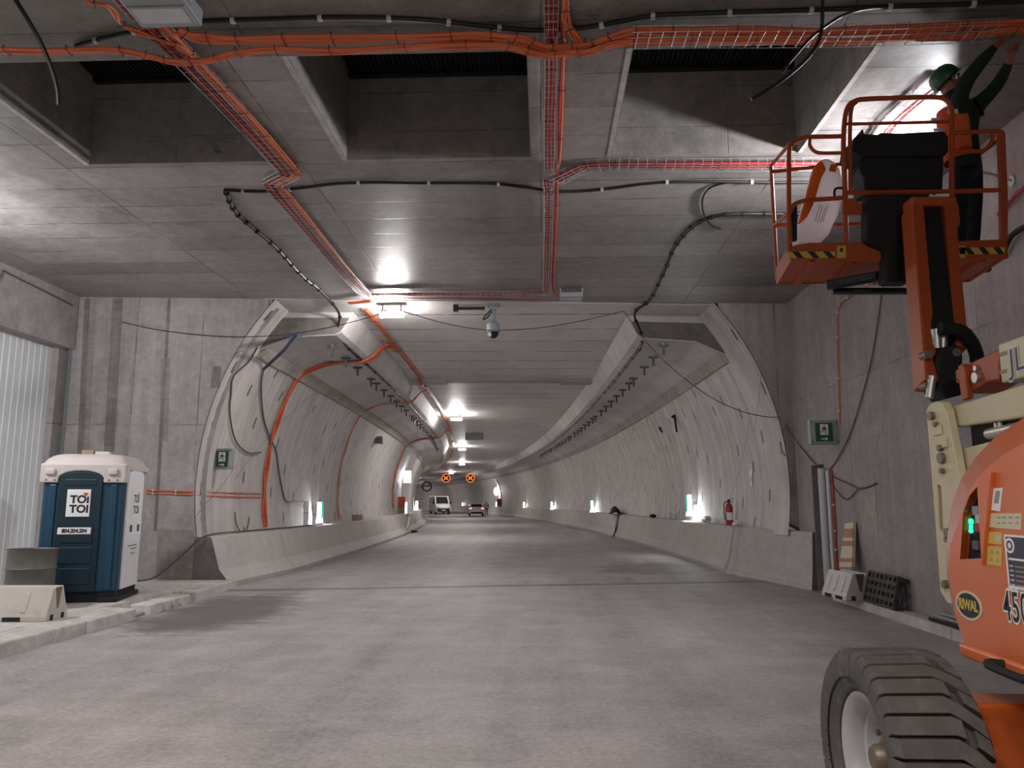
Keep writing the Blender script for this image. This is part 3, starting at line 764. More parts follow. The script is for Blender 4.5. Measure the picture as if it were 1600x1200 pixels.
def ext(poly, yend):                                          # run the near edge of a beam on to yend
    (y0, z0), (y1, z1) = poly; return (yend, z1 + (z1 - z0) / (y1 - y0) * (yend - y1))
ta = onX([(1480, 637), (1600, 600)], TX + .06); tb = onX([(1488, 668), (1600, 652)], TX + .06)
yzbar('upper_tower_arm', [ta[0], ta[1], (2.2, ta[1][1] + .04)], [(2.2, tb[1][1] + .03), tb[1], tb[0]], TX + .06, TX + .32, m_cream)
yzbar('lower_tower_arm', onX([(1490, 704), (1545, 690)], TX + .06) + [(2.0, 1.72)], [(2.0, 1.45), (4.4, 1.5)], TX + .06, TX + .32, m_cream)
b = MB(); b.box(TX + .10, TX + .30, 2.4, 4.5, 1.70, 2.10); sub(b, 'tower_cylinder_housing', m_black, lift)
b = MB(); p = atX(1556, 690, TX + .07); b.cyl((TX + .085, 4.3, 1.97), (TX + .085, 2.6, 2.03), .03, 12); b.cyl((TX + .08, p.y, p.z - .06), (TX + .08, p.y, p.z + .1), .012, 8)
b.cyl((TX + .08, p.y - .04, p.z - .06), (TX + .08, p.y - .04, p.z + .1), .012, 8); sub(b, 'hydraulic_fitting', m_steel, lift, smooth=True)
b = MB(); b.box(2.42, 2.70, 3.66, 4.75, .98, 1.5); b.box(2.45, 2.75, 2.0, 3.7, .97, 1.3); sub(b, 'tower_base', m_blackmetal, lift, bevel=.02)
# main boom: cream outer tube and orange knuckle end
BX = 2.75
boom = yzbar('main_boom', [(4.66, 2.545), (2.0, 2.56)], [(2.0, 2.30), (4.66, 2.305)], BX, BX + .24, m_cream)
p = atX(1581, 567, BX)
for (mat, bo, off) in ((m_white, .009, .0025), (m_navy, .0, .004)):
    lettering('JLG', .20, mat, 'maker_lettering', boom, frame(Vector((BX - off, p.y + .02, p.z + .003)) - Vector(LB), (.0, -1, .02), (0, -.02, 1)), .0006, bold=bo, sx=1.0, align='LEFT')
for (px, py) in ((1567, 553), (1567, 581)):
    p = atX(px, py, BX); b = MB(); b.box(BX - .002, BX + .001, p.y - .04, p.y + .03, p.z - .012, p.z + .012); sub(b, 'boom_label', m_pin, boom)
kn = onX([(1491, 578), (1560, 545), (1560, 593), (1540, 597), (1508, 616), (1503, 588), (1492, 600)], BX + .0)
b = MB(); b.prism(kn, yz, BX + .005, BX + .22)
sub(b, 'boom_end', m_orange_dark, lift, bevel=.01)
b = MB(); b.prism(onX([(1499, 572), (1505, 568), (1509, 574), (1514, 622), (1505, 626), (1501, 600)], BX - .02), yz, BX - .03, BX + .01); sub(b, 'knuckle_plate', m_orange_dark, lift, bevel=.006)
b = MB(); b.prism(onX([(1506, 579), (1513, 577), (1513, 595), (1506, 597)], BX), yz, BX - .001, BX + .01); sub(b, 'boom_slot', m_dark, lift)
p = atX(1527, 590, BX); b = MB(); b.cyl((BX - .02, p.y, p.z), (BX + .05, p.y, p.z), .035, 14); b.cyl((BX - .012, p.y + .0, p.z + .06), (BX + .02, p.y, p.z + .06), .018, 10); sub(b, 'boom_bolt', m_steel, lift, smooth=True)
# jib: orange side plates, dark inner link, knuckle
JT, JBm = 5.86, 5.42
tl, bl = atY(1425, 326, JT), atY(1447, 604, JBm); tr, br = atY(1474, 326, JT), atY(1494, 552, JBm + .06)
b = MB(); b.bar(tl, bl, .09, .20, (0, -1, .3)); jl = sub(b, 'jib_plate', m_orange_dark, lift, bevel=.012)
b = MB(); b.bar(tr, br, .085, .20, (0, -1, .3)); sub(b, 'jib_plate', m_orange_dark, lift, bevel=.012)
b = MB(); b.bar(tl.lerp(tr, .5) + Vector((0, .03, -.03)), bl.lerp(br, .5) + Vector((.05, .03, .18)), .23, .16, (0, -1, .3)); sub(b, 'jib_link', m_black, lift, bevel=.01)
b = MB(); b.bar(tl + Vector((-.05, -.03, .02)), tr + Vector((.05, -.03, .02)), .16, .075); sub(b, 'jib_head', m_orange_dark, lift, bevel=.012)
q = atY(1486, 333, JT); b = MB(); b.box(q.x - .05, q.x + .06, JT - .02, JT + .05, q.z - .11, q.z + .08); sub(b, 'jib_gusset', m_orange_dark, lift, bevel=.02)
for (px, py, r) in ((1447, 555, .03), (1446, 603, .025), (1490, 552, .03)):
    p = atY(px, py, JBm - .06); b = MB(); b.cyl((p.x, p.y - .04, p.z), (p.x, p.y + .05, p.z), r, 12); sub(b, 'jib_pin', m_pin, lift, smooth=True)
kc = atY(1478, 575, JBm)
b = MB(); b.prism([(q.x, q.z) for q in (atY(x, y, JBm) for x, y in ((1452, 560), (1465, 545), (1487, 543), (1493, 560), (1492, 620), (1468, 626), (1456, 612)))], lambda a_, c_, d: (a_, d, c_), JBm - .10, JBm + .12)
sub(b, 'jib_knuckle', m_black, lift, bevel=.015)
for p, q, r in ((atY(1462, 515, JBm), atY(1464, 545, JBm), .036), (atY(1474, 515, JBm), atY(1473, 548, JBm), .03), (atY(1457, 588, JBm - .1), atY(1452, 622, JBm - .1), .026)):
    b = MB(); b.cyl(p, q, r, 14); sub(b, 'jib_cylinder', m_steel, lift, smooth=True)
b = MB(); hp = smoothline([atY(x, y, 5.35) for x, y in ((1468, 512), (1488, 514), (1506, 520), (1518, 535), (1525, 552), (1527, 566))], 10); b.tube(hp, .042, 10, taper=[1 + .16 * (i % 2) for i in range(len(hp))])
sub(b, 'hose_sleeve', m_black, lift, smooth=True)

# ---- basket
NYB, FYB = 6.2, 6.9
bx0, bx1, fx0, fx1 = 2.07, 3.79, 2.16, 3.88
b = MB(); b.prism([(bx0 + .01, NYB + .01), (bx1 - .01, NYB + .01), (fx1 - .04, FYB), (fx0 + .02, FYB)], lambda p, q, d: (p, q, d), 3.585, 3.60)
for i in range(5):
    t = (i + .5) / 5; xa = bx0 + (bx1 - bx0) * t; b.bar((xa, NYB + .02, 3.57), (xa + .09, FYB - .01, 3.57), .05, .035)
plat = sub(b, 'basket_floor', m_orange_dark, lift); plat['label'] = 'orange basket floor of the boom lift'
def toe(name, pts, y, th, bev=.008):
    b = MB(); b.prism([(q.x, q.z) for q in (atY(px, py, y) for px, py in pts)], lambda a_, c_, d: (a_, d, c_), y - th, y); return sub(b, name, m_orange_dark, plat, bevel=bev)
toe('toe_board', [(1231, 405), (1238, 385), (1262, 381), (1375, 379), (1384, 382), (1384, 396), (1374, 410), (1340, 410)], NYB, .03)
toe('toe_board', [(1478, 379), (1570, 375), (1573, 405), (1520, 408), (1478, 408)], NYB, .03)
for (a_, c_) in (((bx0, NYB), (fx0, FYB)), ((bx1, NYB), (fx1, FYB)), ((fx0, FYB), (fx1, FYB))):
    b = MB(); b.bar((*a_, 3.65), (*c_, 3.65), .02, .15); sub(b, 'toe_board', m_orange_dark, plat, bevel=.004)
def stripes(x0, x1, y0, y1, n, base):
    q = lambda px, py, d=.034: atY(px, py, NYB - d)
    b = MB(); c = [q(x0, y0), q(x1, y0 - (x1 - x0) * .0), q(x1, y1), q(x0, y1)]; b.prism([(p.x, p.z) for p in c], lambda a_, c_, d: (a_, d, c_), NYB - .034, NYB - .03)
    o = sub(b, 'hazard_tape', m_yellow, plat); w = (x1 - x0) / n
    for i in range(n):
        xa = x0 + w * (i + .22); b = MB()
        c = [atY(px, py, NYB - .036) for px, py in ((xa, y0), (xa + w * .42, y0), (xa + w * .78, y1), (xa + w * .36, y1))]
        b.prism([(p.x, p.z) for p in c], lambda a_, c_, d: (a_, d, c_), NYB - .0365, NYB - .033); s_ = sub(b, 'black_stripe', m_ink, plat)
    return o
stripes(1232, 1305, 393, 403, 3, 0); stripes(1500, 1570, 386.5, 397, 3, 0)
for x in (1308, 1494):
    b = MB(); c = [atY(px, py, NYB - .034) for px, py in ((x, 384), (x + 14, 384), (x + 14, 403), (x, 403))]; b.prism([(p.x, p.z) for p in c], lambda a_, c_, d: (a_, d, c_), NYB - .034, NYB - .03); sub(b, 'warning_plate', m_yellow, plat)
    b = MB(); c = [atY(px, py, NYB - .036) for px, py in ((x + 5, 387), (x + 10, 388), (x + 8, 394), (x + 4, 393))]; b.prism([(p.x, p.z) for p in c], lambda a_, c_, d: (a_, d, c_), NYB - .036, NYB - .033); sub(b, 'warning_mark', m_ink, plat)
def rail(pts, r=.019, name='guard_rail', k=4):
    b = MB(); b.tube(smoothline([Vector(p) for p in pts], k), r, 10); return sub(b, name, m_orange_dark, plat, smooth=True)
def R(pts, y=NYB - .0): return [atY(px, py, y) for px, py in pts]
rail(R([(1322, 400), (1321, 330), (1320, 300)]) + R([(1319, 260), (1318, 215), (1321, 180), (1327, 164), (1338, 157), (1352, 155)]) + R([(1400, 153), (1462, 152)]) + R([(1477, 155), (1484, 163), (1487, 178), (1487, 210)]) + R([(1487, 300), (1487, 385)]), .021)
rail(R([(1329, 300), (1328, 215), (1330, 172), (1338, 160)]), .017)
rail(R([(1321, 194), (1455, 191), (1487, 190)]), .014, k=1)
rail(R([(1233, 395), (1233, 240), (1238, 226), (1250, 217), (1266, 214), (1318, 213)]))
rail(R([(1267, 214), (1265, 226), (1272, 236), (1284, 239), (1318, 239)]), .015)
rail(R([(1233, 335), (1242, 319), (1262, 313), (1290, 311), (1318, 309)]))
rail(R([(1320, 301), (1487, 299), (1566, 297)]), k=1)
rail([(fx0, FYB, 3.6), (fx0, FYB, 4.72)] + [tuple(atY(1236, 222, NYB + .06))], .018, k=1)
rail([(fx0, FYB, 4.14), tuple(atY(1233, 330, NYB))], .016, k=1)
rail([(fx0, FYB, 4.66), tuple(atY(1318, 256, FYB))], .017, k=1)
rail([(fx0, FYB, 4.14), (fx1, FYB, 4.14)], .017, k=1)
rail(R([(1487, 208), (1552, 205), (1562, 207), (1567, 216), (1568, 300), (1568, 380)]))
rail(R([(1552, 206), (1549, 222), (1540, 233), (1528, 236), (1489, 237)]), .017)
b = MB(); c = R([(1558, 209), (1568, 209), (1573, 300), (1573, 376), (1562, 378), (1562, 300)]); b.prism([(p.x, p.z) for p in c], lambda a_, c_, d: (a_, d, c_), NYB - .02, NYB + .02); sub(b, 'corner_post', m_orange_dark, plat, bevel=.006)
rail([(fx1 - .25, FYB, 3.6), (fx1 - .25, FYB, 4.15)], .02, k=1); rail([(fx1, FYB, 3.6), (fx1, FYB, 4.66)], .018, k=1); rail([(fx1, FYB, 4.66), tuple(atY(1567, 214, NYB))], .018, k=1)
b = MB(); c = R([(1316, 313), (1330, 311), (1356, 330), (1356, 335), (1316, 335)]); b.prism([(p.x, p.z) for p in c], lambda a_, c_, d: (a_, d, c_), NYB - .03, NYB + .02); sub(b, 'mount_gusset', m_orange_dark, plat, bevel=.006)
b = MB(); b.tube(smoothline(R([(1304, 309), (1304, 298), (1308, 294), (1316, 294)]), 4), .010, 8); sub(b, 'tool_hook', m_black, plat, smooth=True)
b = MB(); c = R([(1235, 326), (1245, 319), (1245, 376), (1238, 378)], NYB + .04); b.prism([(p.x, p.z) for p in c], lambda a_, c_, d: (a_, d, c_), NYB + .03, NYB + .06); sub(b, 'gate_pad', m_black, plat)
def blk(name, pts, y0, y1, mat=m_black, bev=.02):
    b = MB(); b.prism([(q.x, q.z) for q in (atY(px, py, y0) for px, py in pts)], lambda a_, c_, d: (a_, d, c_), y0, y1); return sub(b, name, mat, plat, bevel=bev)
blk('control_box_cover', [(1334, 216), (1341, 211), (1346, 210), (1346, 202), (1349, 202), (1350, 209), (1372, 210), (1376, 207), (1410, 208), (1440, 206), (1476, 205), (1482, 214), (1482, 236), (1476, 244), (1350, 244), (1331, 236)], NYB + .05, NYB + .34)
blk('control_box', [(1350, 244), (1476, 244), (1474, 296), (1352, 299), (1350, 275), (1343, 262)], NYB + .08, NYB + .34)
blk('basket_mount', [(1356, 303), (1440, 304), (1447, 313), (1476, 314), (1470, 330), (1424, 332), (1426, 420), (1424, 440), (1384, 440), (1386, 386), (1356, 374)], NYB - .14, NYB + .02)
blk('glint_plate', [(1451, 305), (1456, 303), (1461, 307), (1460, 312), (1456, 312), (1455, 308)], NYB - .16, NYB - .15, m_white, 0)  # white plate stands in for the bright glint below the console
b = MB(); b.bar(atY(1291, 446, 6.5), atY(1410, 425, 6.3), .10, .07); b.bar(atY(1300, 455, 6.6), atY(1432, 455, 6.5), .08, .045); sub(b, 'basket_support', m_blackmetal, plat, bevel=.01)

# ------------------------------------------------------------------ sack in the basket
def translucent(name, rgb):
    m = M(name, 0.5); v = m.coord(); n = m.noise(v, 9.0, 5, .6, .8); m.color(rgb, (n - 0.5) * .5 + 1.0); m.bump(n, .5, .03)
    tr = m.node('ShaderNodeBsdfTranslucent'); tr.inputs[0].default_value = (*rgb, 1); mx = m.node('ShaderNodeMixShader'); mx.inputs[0].default_value = .6
    out = [q for q in m.nt.nodes if q.type == 'OUTPUT_MATERIAL'][0]
    m.nt.links.new(m.b.outputs[0], mx.inputs[1]); m.nt.links.new(tr.outputs[0], mx.inputs[2]); m.nt.links.new(mx.outputs[0], out.inputs[0]); return m.m
m_sack = translucent('sack_film', (0.80, 0.78, 0.80)); m_sackband = translucent('sack_band_film', (0.80, 0.24, 0.03))
def sack():
    t = thing('plastic_sack', 'white plastic sack with a broad orange band standing in the lift basket', 'sack', tuple(atY(1280, 378, NYB + .25)))
    def blob(name, pts, y0, y1, mat, bev):
        b = MB(); P = [atY(px, py, y0) for px, py in pts]; b.prism([(p.x, p.z) for p in P], lambda a_, c_, d: (a_, d, c_), y0, y1)
        o = b.build(name, mat, t, world=True, bevel=bev, segs=4); return o
    blob('sack_body', [(1283, 248), (1293, 246), (1302, 250), (1313, 262), (1319, 292), (1310, 335), (1296, 366), (1282, 376), (1262, 380), (1247, 379), (1250, 362), (1260, 335), (1270, 290)], NYB + .10, NYB + .36, m_sack, .07)
    blob('orange_band', [(1276, 256), (1284, 249), (1292, 263), (1284, 278), (1272, 318), (1262, 338), (1252, 346), (1261, 312)], NYB + .085, NYB + .20, m_sackband, .02)
    blob('orange_flap', [(1299, 256), (1309, 257), (1306, 268), (1296, 266)], NYB + .085, NYB + .12, m_sackband, .005)
    for i, (x, y, l) in enumerate(((1273, 345, 26), (1277, 347, 26), (1281, 348, 24), (1285, 346, 26))):
        blob('sack_print', [(x, y), (x + 1.3, y), (x + 9.5, y - l), (x + 8.2, y - l)], NYB + .097, NYB + .102, m_grey, 0)
sack()

# ------------------------------------------------------------------ worker in the basket
def skin_body(nodes, edges, name, mats, picker, parent, root=0, levels=2):
    """body grown over a skeleton; nodes: [(point, rx, ry)]"""
    o_ = Vector(parent['_o'])
    me = bpy.data.meshes.new(name); me.from_pydata([tuple(Vector(p) - o_) for p, _, _ in nodes], edges, []); me.update()
    o = bpy.data.objects.new(name, me); col.objects.link(o)
    sk = o.modifiers.new('skin', 'SKIN'); sk.use_smooth_shade = True; sk.branch_smoothing = .4
    if not me.skin_vertices: 
        bpy.context.view_layer.objects.active = o
    for i, (_, rx, ry) in enumerate(nodes):
        v = me.skin_vertices[0].data[i]; v.radius = (rx, ry); v.use_root = (i == root)
    sb = o.modifiers.new('smooth', 'SUBSURF'); sb.levels = levels; sb.render_levels = levels
    bpy.context.view_layer.update()
    new = bpy.data.meshes.new_from_object(o.evaluated_get(bpy.context.evaluated_depsgraph_get()))
    bpy.data.objects.remove(o)
    new.materials.clear()
    for m_ in mats: new.materials.append(m_)
    for p in new.polygons: p.material_index = picker(p.center + o_); p.use_smooth = True
    r = bpy.data.objects.new(name, new); col.objects.link(r); r.parent = parent
    return r
def hand_nodes(nodes, edges, wrist_i, palm, fdir, side, up, curl, s=1.0):
    """palm and five separate fingers: fdir = direction of the fingers, side = towards the thumb, up = back of the hand"""
    fdir, side, up = Vector(fdir).normalized(), Vector(side).normalized(), Vector(up).normalized()
    w = Vector(nodes[wrist_i][0])
    nodes.append((palm, .026 * s, .040 * s)); pi = len(nodes) - 1; edges.append((wrist_i, pi))
    for k, (off, ln) in enumerate(((.032, .070), (.011, .080), (-.011, .074), (-.031, .058))):
        base = Vector(palm) + fdir * .045 * s + side * off * s; prev = pi
        d = fdir.copy(); p = base
        for j, f in enumerate((0, .45, .33, .25)):
            p = p + d * (ln * f * s); d = (d - up * curl * (.5 if j == 0 else 1)).normalized()
            nodes.append((p.copy(), .0095 * s * (1 - .08 * j), .0095 * s * (1 - .08 * j))); edges.append((prev, len(nodes) - 1)); prev = len(nodes) - 1
    p = Vector(palm) - fdir * .012 * s + side * .034 * s; prev = pi
    for j, f in enumerate((0, .034, .028)):
        p = p + (side * (.75 - .35 * j) + fdir * .8 - up * .25 * j).normalized() * f * s
        nodes.append((p.copy(), .011 * s, .011 * s)); edges.append((prev, len(nodes) - 1)); prev = len(nodes) - 1
def worker():
    fl = 3.60
    root_p = atY(1512, 262, 6.62)
    t = thing('person', 'person in dark jacket, orange vest and green helmet reaching up from the lift basket', 'person', (root_p.x, root_p.y, fl))
    n = []; e = []
    def N(p, rx, ry=None, frm=None):
        n.append((Vector(p), rx, ry or rx)); i = len(n) - 1
        if frm is not None: e.append((frm, i))
        return i
    pel = N(atY(1511, 262, 6.62), .155, .125)
    bel = N(atY(1508, 235, 6.62), .150, .120, pel)
    che = N(atY(1504, 200, 6.60), .175, .130, bel)
    upc = N(atY(1499, 172, 6.58), .150, .115, che)
    nek = N(atY(1492, 154, 6.58), .062, .062, upc)
    h1 = N(atY(1486, 140, 6.58), .085, .085, nek); N(atY(1480, 126, 6.58), .095, .09, h1)
    # near arm (in front of the helmet)
    s1 = N(atY(1497, 152, 6.44), .082, .082, upc); u1 = N(atY(1512, 124, 6.40), .066, .066, s1); e1 = N(atY(1527, 104, 6.37), .062, .062, u1)
    f1 = N(atY(1541, 88, 6.34), .056, .056, e1); w1 = N(atY(1553, 75, 6.31), .036, .036, f1)
    # far arm
    s2 = N(atY(1520, 172, 6.70), .085, .085, upc); u2 = N(atY(1540, 152, 6.66), .068, .068, s2); e2 = N(atY(1558, 134, 6.60), .060, .060, u2)
    f2 = N(atY(1568, 116, 6.52), .054, .054, e2); w2 = N(atY(1577, 97, 6.42), .036, .036, f2)
    for (hx, kx, ax, y0, dy) in ((1502, 1499, 1497, 6.54, .0), (1521, 1521, 1517, 6.74, .02)):
        hp = N(atY(hx, 276, y0), .098, .098, pel); k0 = atY(kx, 330, y0 - .02); kn_ = N(k0, .072, .072, hp)
        a0 = Vector((atY(ax, 385, y0).x, y0, fl + .10)); cf = N(k0.lerp(a0, .4), .066, .066, kn_); an = N(a0, .046, .046, cf)
        N(a0 + Vector((.02, 0, -.055)), .045, .045, an); N(a0 + Vector((.14, -.05, -.062)), .036, .045, len(n) - 1)
    hand_nodes(n, e, w1, atY(1561, 68, 6.29), (.75, -.1, .55), (-.3, -.6, .6), (-.3, -.7, -.6), -.25)
    hand_nodes(n, e, w2, atY(1582, 85, 6.37), (.25, -.2, .9), (-.9, -.2, .1), (.2, -.9, -.2), -.30)
    def pick(c):
        for wi, fi in ((w1, f1), (w2, f2)):
            ax = (n[wi][0] - n[fi][0]).normalized(); q = c - n[wi][0]; al = q.dot(ax)
            if .0 < al < .26 and (q - ax * al).length < .10 and c.z > n[nek][0].z + .1: return 1
        if c.z < fl + .12: return 3
        if c.z < n[pel][0].z - .03: return 2
        if (c - n[h1 + 1][0]).length < .13 and c.z > n[nek][0].z + .03: return 1
        return 0
    body = skin_body(n, e, 'body', [m_jacket, m_skin, m_trouser, m_boot], pick, t, pel)
    # face looks up to the right
    hc = n[h1 + 1][0]; fdir = Vector((.85, -.15, .35)).normalized(); fs = Vector((0, 1, 0)); fu = fdir.cross(fs) * -1
    if fu.z < 0: fu = -fu
    b = MB(); o_ = hc - fu * .01
    b.sphere(o_ + fdir * .10 - fu * .015, .018, .016, .024, 10, 6); b.build('nose', m_skin, t, world=True, smooth=True)
    for sg in (-1, 1):
        b = MB(); b.sphere(o_ + fdir * .083 + fs * .034 * sg + fu * .012, .013, .015, .010, 10, 6); b.build('eye', m_ink, t, world=True, smooth=True)
        b = MB(); b.sphere(o_ + fs * .092 * sg - fu * .01, .022, .012, .032, 10, 6); b.build('ear', m_skin, t, world=True, smooth=True)
    b = MB(); b.sphere(o_ + fdir * .082 - fu * .055, .012, .028, .008, 10, 6); b.build('mouth', m_redorange, t, world=True, smooth=True)
    # helmet
    b = MB(); ax = (fu * 1.0 - fdir * .35).normalized()
    b.lathe([(.150, -.012), (.128, -.008), (.126, .03), (.118, .07), (.092, .108), (.05, .128), (0, .134)], hc + fu * .008 - fdir * .005, ax, 28)
    b.lathe([(.150, -.018), (.118, -.014), (.118, -.004), (.150, -.012)], hc + fu * .008, ax, 28)
    b.build('helmet', m_helmet, t, world=True, smooth=True)
    # vest: open shell around the torso
    b = MB(); pts = [(n[pel][0] + Vector((0, 0, .06)), .178, .150), (n[bel][0], .182, .150), (n[che][0], .198, .158), (n[upc][0] + Vector((-.01, 0, -.01)), .165, .140)]
    m_ = 20; vs = []
    for (c, rx, ry) in pts:
        for k_ in range(m_): a_ = PI * .60 + .85 * PI * k_ / (m_ - 1); vs.append(c + Vector((rx * math.cos(a_), ry * 1.05 * math.sin(a_), 0)))
    fs_ = [(i * m_ + j, i * m_ + j + 1, (i + 1) * m_ + j + 1, (i + 1) * m_ + j) for i in range(3) for j in range(m_ - 1)]
    b.add(vs, fs_); v = b.build('vest', m_vest, t, world=True, smooth=True, fix=False); v['_o'] = t['_o']
    so = v.modifiers.new('cloth', 'SOLIDIFY'); so.thickness = .012; so.offset = 1
    for (px, py, w_, h_) in ((1489, 174, .085, .04), (1461, 187, .07, .035), (1466, 203, .08, .03)):
        p = atY(px, py, 6.405); b = MB(); b.box(p.x - w_ / 2, p.x + w_ / 2, p.y - .004, p.y + .004, p.z - h_ / 2, p.z + h_ / 2); b.build('reflective_strip', m_reflect, v, world=True, bevel=.003)
worker()

# ------------------------------------------------------------------ work lamp behind the basket, clamped to the right wall
def work_lamp():
    c = Vector((4.53, 8.0, 5.12)); t = thing('work_lamp', 'bright white work lamp on the right wall hidden behind the lift worker', 'work lamp', (WR, 8.0, 5.0))
    d = Vector((-.95, .30, -.03)).normalized()
    x = d.cross(Vector((0, 0, 1))).normalized(); y = x.cross(d)
    Mx = Matrix.Translation(c) @ Matrix((x, y, d)).transposed().to_4x4()
    b = MB(); b.box(-.17, .17, -.11, .11, -.09, 0, Mx); b.build('housing', m_black, t, world=True, bevel=.01)
    for x0, x1, y0, y1 in ((-.17, .17, -.11, -.092), (-.17, .17, .092, .11), (-.17, -.152, -.092, .092), (.152, .17, -.092, .092)):
        b = MB(); b.box(x0, x1, y0, y1, -.005, .045, Mx); b.build('hood_rim', m_black, t, world=True)
    b = MB(); b.box(-.15, .15, -.09, .09, -.002, .004, Mx); b.build('lens', g_work, t, world=True)
    b = MB(); b.tube([c - d * .09, c - d * .09 + Vector((.2, 0, -.05)), (WR, 8.0, 5.0)], .014, 8); b.cyl((WR - .02, 8, 5), (WR + .002, 8, 5), .06, 12); b.build('bracket', m_steel, t, world=True)
work_lamp()

# ------------------------------------------------------------------ cables, trays and bundles
def cable(name, label, cat, pts, r, mat, k=6, group=None, clips=None, n=8, cmat=None, clipname='cable_clip'):
    P = smoothline(pts, k); o = P[0].copy(); b = MB(); b.tube(P, r, n)
    c = b.build(name, mat, origin=o, smooth=True); tag(c, label, cat, group)
    if clips:
        c['_o'] = tuple(o); step = max(1, len(P) // clips)
        for i in range(step // 2, len(P) - 1, step):
            d = (P[i + 1] - P[i]).normalized(); m_ = MB(); m_.tube([P[i] - d * .018, P[i] + d * .018], r * 1.6, 8)
            m_.build(clipname, cmat or m_lgrey, c, world=True, smooth=True)
    return c
def bundle(name, label, pts, n, r, spread, mat, k=6, ties=0, cat='cable bundle', nrm=(0, 0, -1), group=None, mats=None):
    """n cables lying side by side, held by ties"""
    P = smoothline(pts, k); o = P[0].copy(); t = thing(name, label, cat, tuple(o), 0, group); rnd = random.Random(len(label))
    D = [(P[min(i + 1, len(P) - 1)] - P[max(i - 1, 0)]).normalized() for i in range(len(P))]
    nr = Vector(nrm) if not callable(nrm) else None
    for j in range(n):
        Q = []; ph = rnd.random() * 6
        for i, p in enumerate(P):
            nn = nr if nr else nrm(p)
            sd = D[i].cross(nn)
            if sd.length < 1e-4: sd = D[i].orthogonal()
            sd.normalize()
            Q.append(p + sd * ((j - (n - 1) / 2) * spread + .25 * spread * math.sin(i * .6 + ph)) + nn * (.5 * r * math.sin(i * .45 + ph * 2)))
        b = MB(); b.tube(Q, r, 7); b.build('cable', (mats[j % len(mats)] if mats else mat), t, world=True, smooth=True)
    for i in range(ties):
        q = int((i + .5) / ties * (len(P) - 1)); nn = nr if nr else nrm(P[q]); sd = D[q].cross(nn).normalized(); w = n * spread / 2 + r
        b = MB(); a = [P[q] + sd * (w * cx) + nn * (r * 1.5 * cz) for cx, cz in ((-1, -1), (1, -1), (1, 1), (-1, 1))]
        b.tube(a, .004, 5, close=True); b.build('cable_tie', m_ink, t, world=True)
    return t
def wire_tray(name, label, pts, w, h=.055, pitch=.1, nlong=4, up=(0, 0, 1)):
    """wire basket tray: long wires and U-shaped rungs"""
    P = [Vector(p) for p in pts]; o = P[0].copy(); up = Vector(up)
    def side(i):
        d = Vector((0, 0, 0))
        if i > 0: d += (P[i] - P[i - 1]).normalized()
        if i < len(P) - 1: d += (P[i + 1] - P[i]).normalized()
        s_ = d.cross(up); s_.normalize(); return s_
    S = [side(i) for i in range(len(P))]
    b = MB()
    for f in [(-.5 + j / (nlong - 1), 0) for j in range(nlong)] + [(-.5, 1), (.5, 1)]:
        b.tube([p + s_ * (w * f[0]) + up * (h * f[1]) for p, s_ in zip(P, S)], .0028, 5)
    for i in range(len(P) - 1):
        L = (P[i + 1] - P[i]).length; m = max(1, int(L / pitch))
        for j in range(m):
            f = (j + .5) / m; p = P[i].lerp(P[i + 1], f); s_ = S[i].lerp(S[i + 1], f).normalized()
            b.tube([p - s_ * w / 2 + up * h, p - s_ * w / 2, p + s_ * w / 2, p + s_ * w / 2 + up * h], .0028, 4)
    return tag(b.build(name, m_zinc, origin=o), label, 'cable tray')
def Zs(pts, z): return [atZ(px, py, z) for px, py in pts]
def atFace(px, py, d=0.0):
    r = ray(px, py); t = (15.22 + d) / (r.y - .075 * r.x); return C0 + r * t

# black cables on the hall ceiling
cable('power_cable', 'thick black cable clipped along the ceiling above the front orange bundle', 'cable',
      Zs([(290, 34), (400, 31), (500, 28), (580, 28), (660, 31), (720, 37), (780, 44), (840, 48), (900, 45), (960, 36), (1020, 25), (1110, 21), (1200, 18), (1300, 15), (1390, 11), (1480, 8), (1610, 2)], HZ - .02), .019, m_cable, clips=11)
cable('power_cable', 'short black cable tail left of the grey flood lamp', 'cable', Zs([(118, 72), (150, 63), (180, 55), (210, 50), (262, 47)], HZ - .025), .018, m_cable, clips=2)
cable('hanging_cable', 'black cable end hanging down from the ceiling at the far left', 'cable', [atZ(10, -22, HZ)] + [atY(x, y, 5.3) for x, y in ((22, -4), (42, 28), (62, 63), (80, 105), (90, 140), (92, 165))], .017, m_cable)
cable('hanging_cable', 'longer black cable end dangling from the ceiling left of the lift basket', 'cable', [atZ(1287, -14, HZ)] + [atY(x, y, 5.2) for x, y in ((1285, 10), (1284, 42), (1278, 66), (1262, 90), (1235, 115), (1205, 137), (1174, 155))], .014, m_cable)
cable('hanging_cable', 'shorter curved black cable end hooked back from the ceiling beside the dangling one', 'cable', [atZ(1385, 11, HZ - .02)] + [atY(x, y, 5.5) for x, y in ((1345, 15), (1315, 25), (1290, 41), (1266, 60), (1243, 86), (1230, 102), (1222, 113))], .012, m_cable)
cable('power_cable', 'black cable clipped across the ceiling beyond the pockets', 'cable',
      Zs([(352, 297), (385, 299), (420, 299), (470, 294), (530, 287), (590, 285), (650, 286), (710, 286), (770, 287), (815, 292), (860, 298), (900, 299), (950, 295), (1010, 287), (1060, 284), (1130, 284), (1220, 285), (1300, 284)], HZ - .02), .019, m_cable, clips=9)
def s_of(p): return Tinv(p)
edgeL = [T(s, -3.46, 5.115) for s in (17.4, 19, 21, 23, 25, 28, 31, 35, 40, 46, 53, 60, 70)]
edgeR = [T(s, 3.27, 5.115) for s in (17.2, 19, 21, 23, 25, 28, 31, 35, 40, 46, 53, 60, 70)]
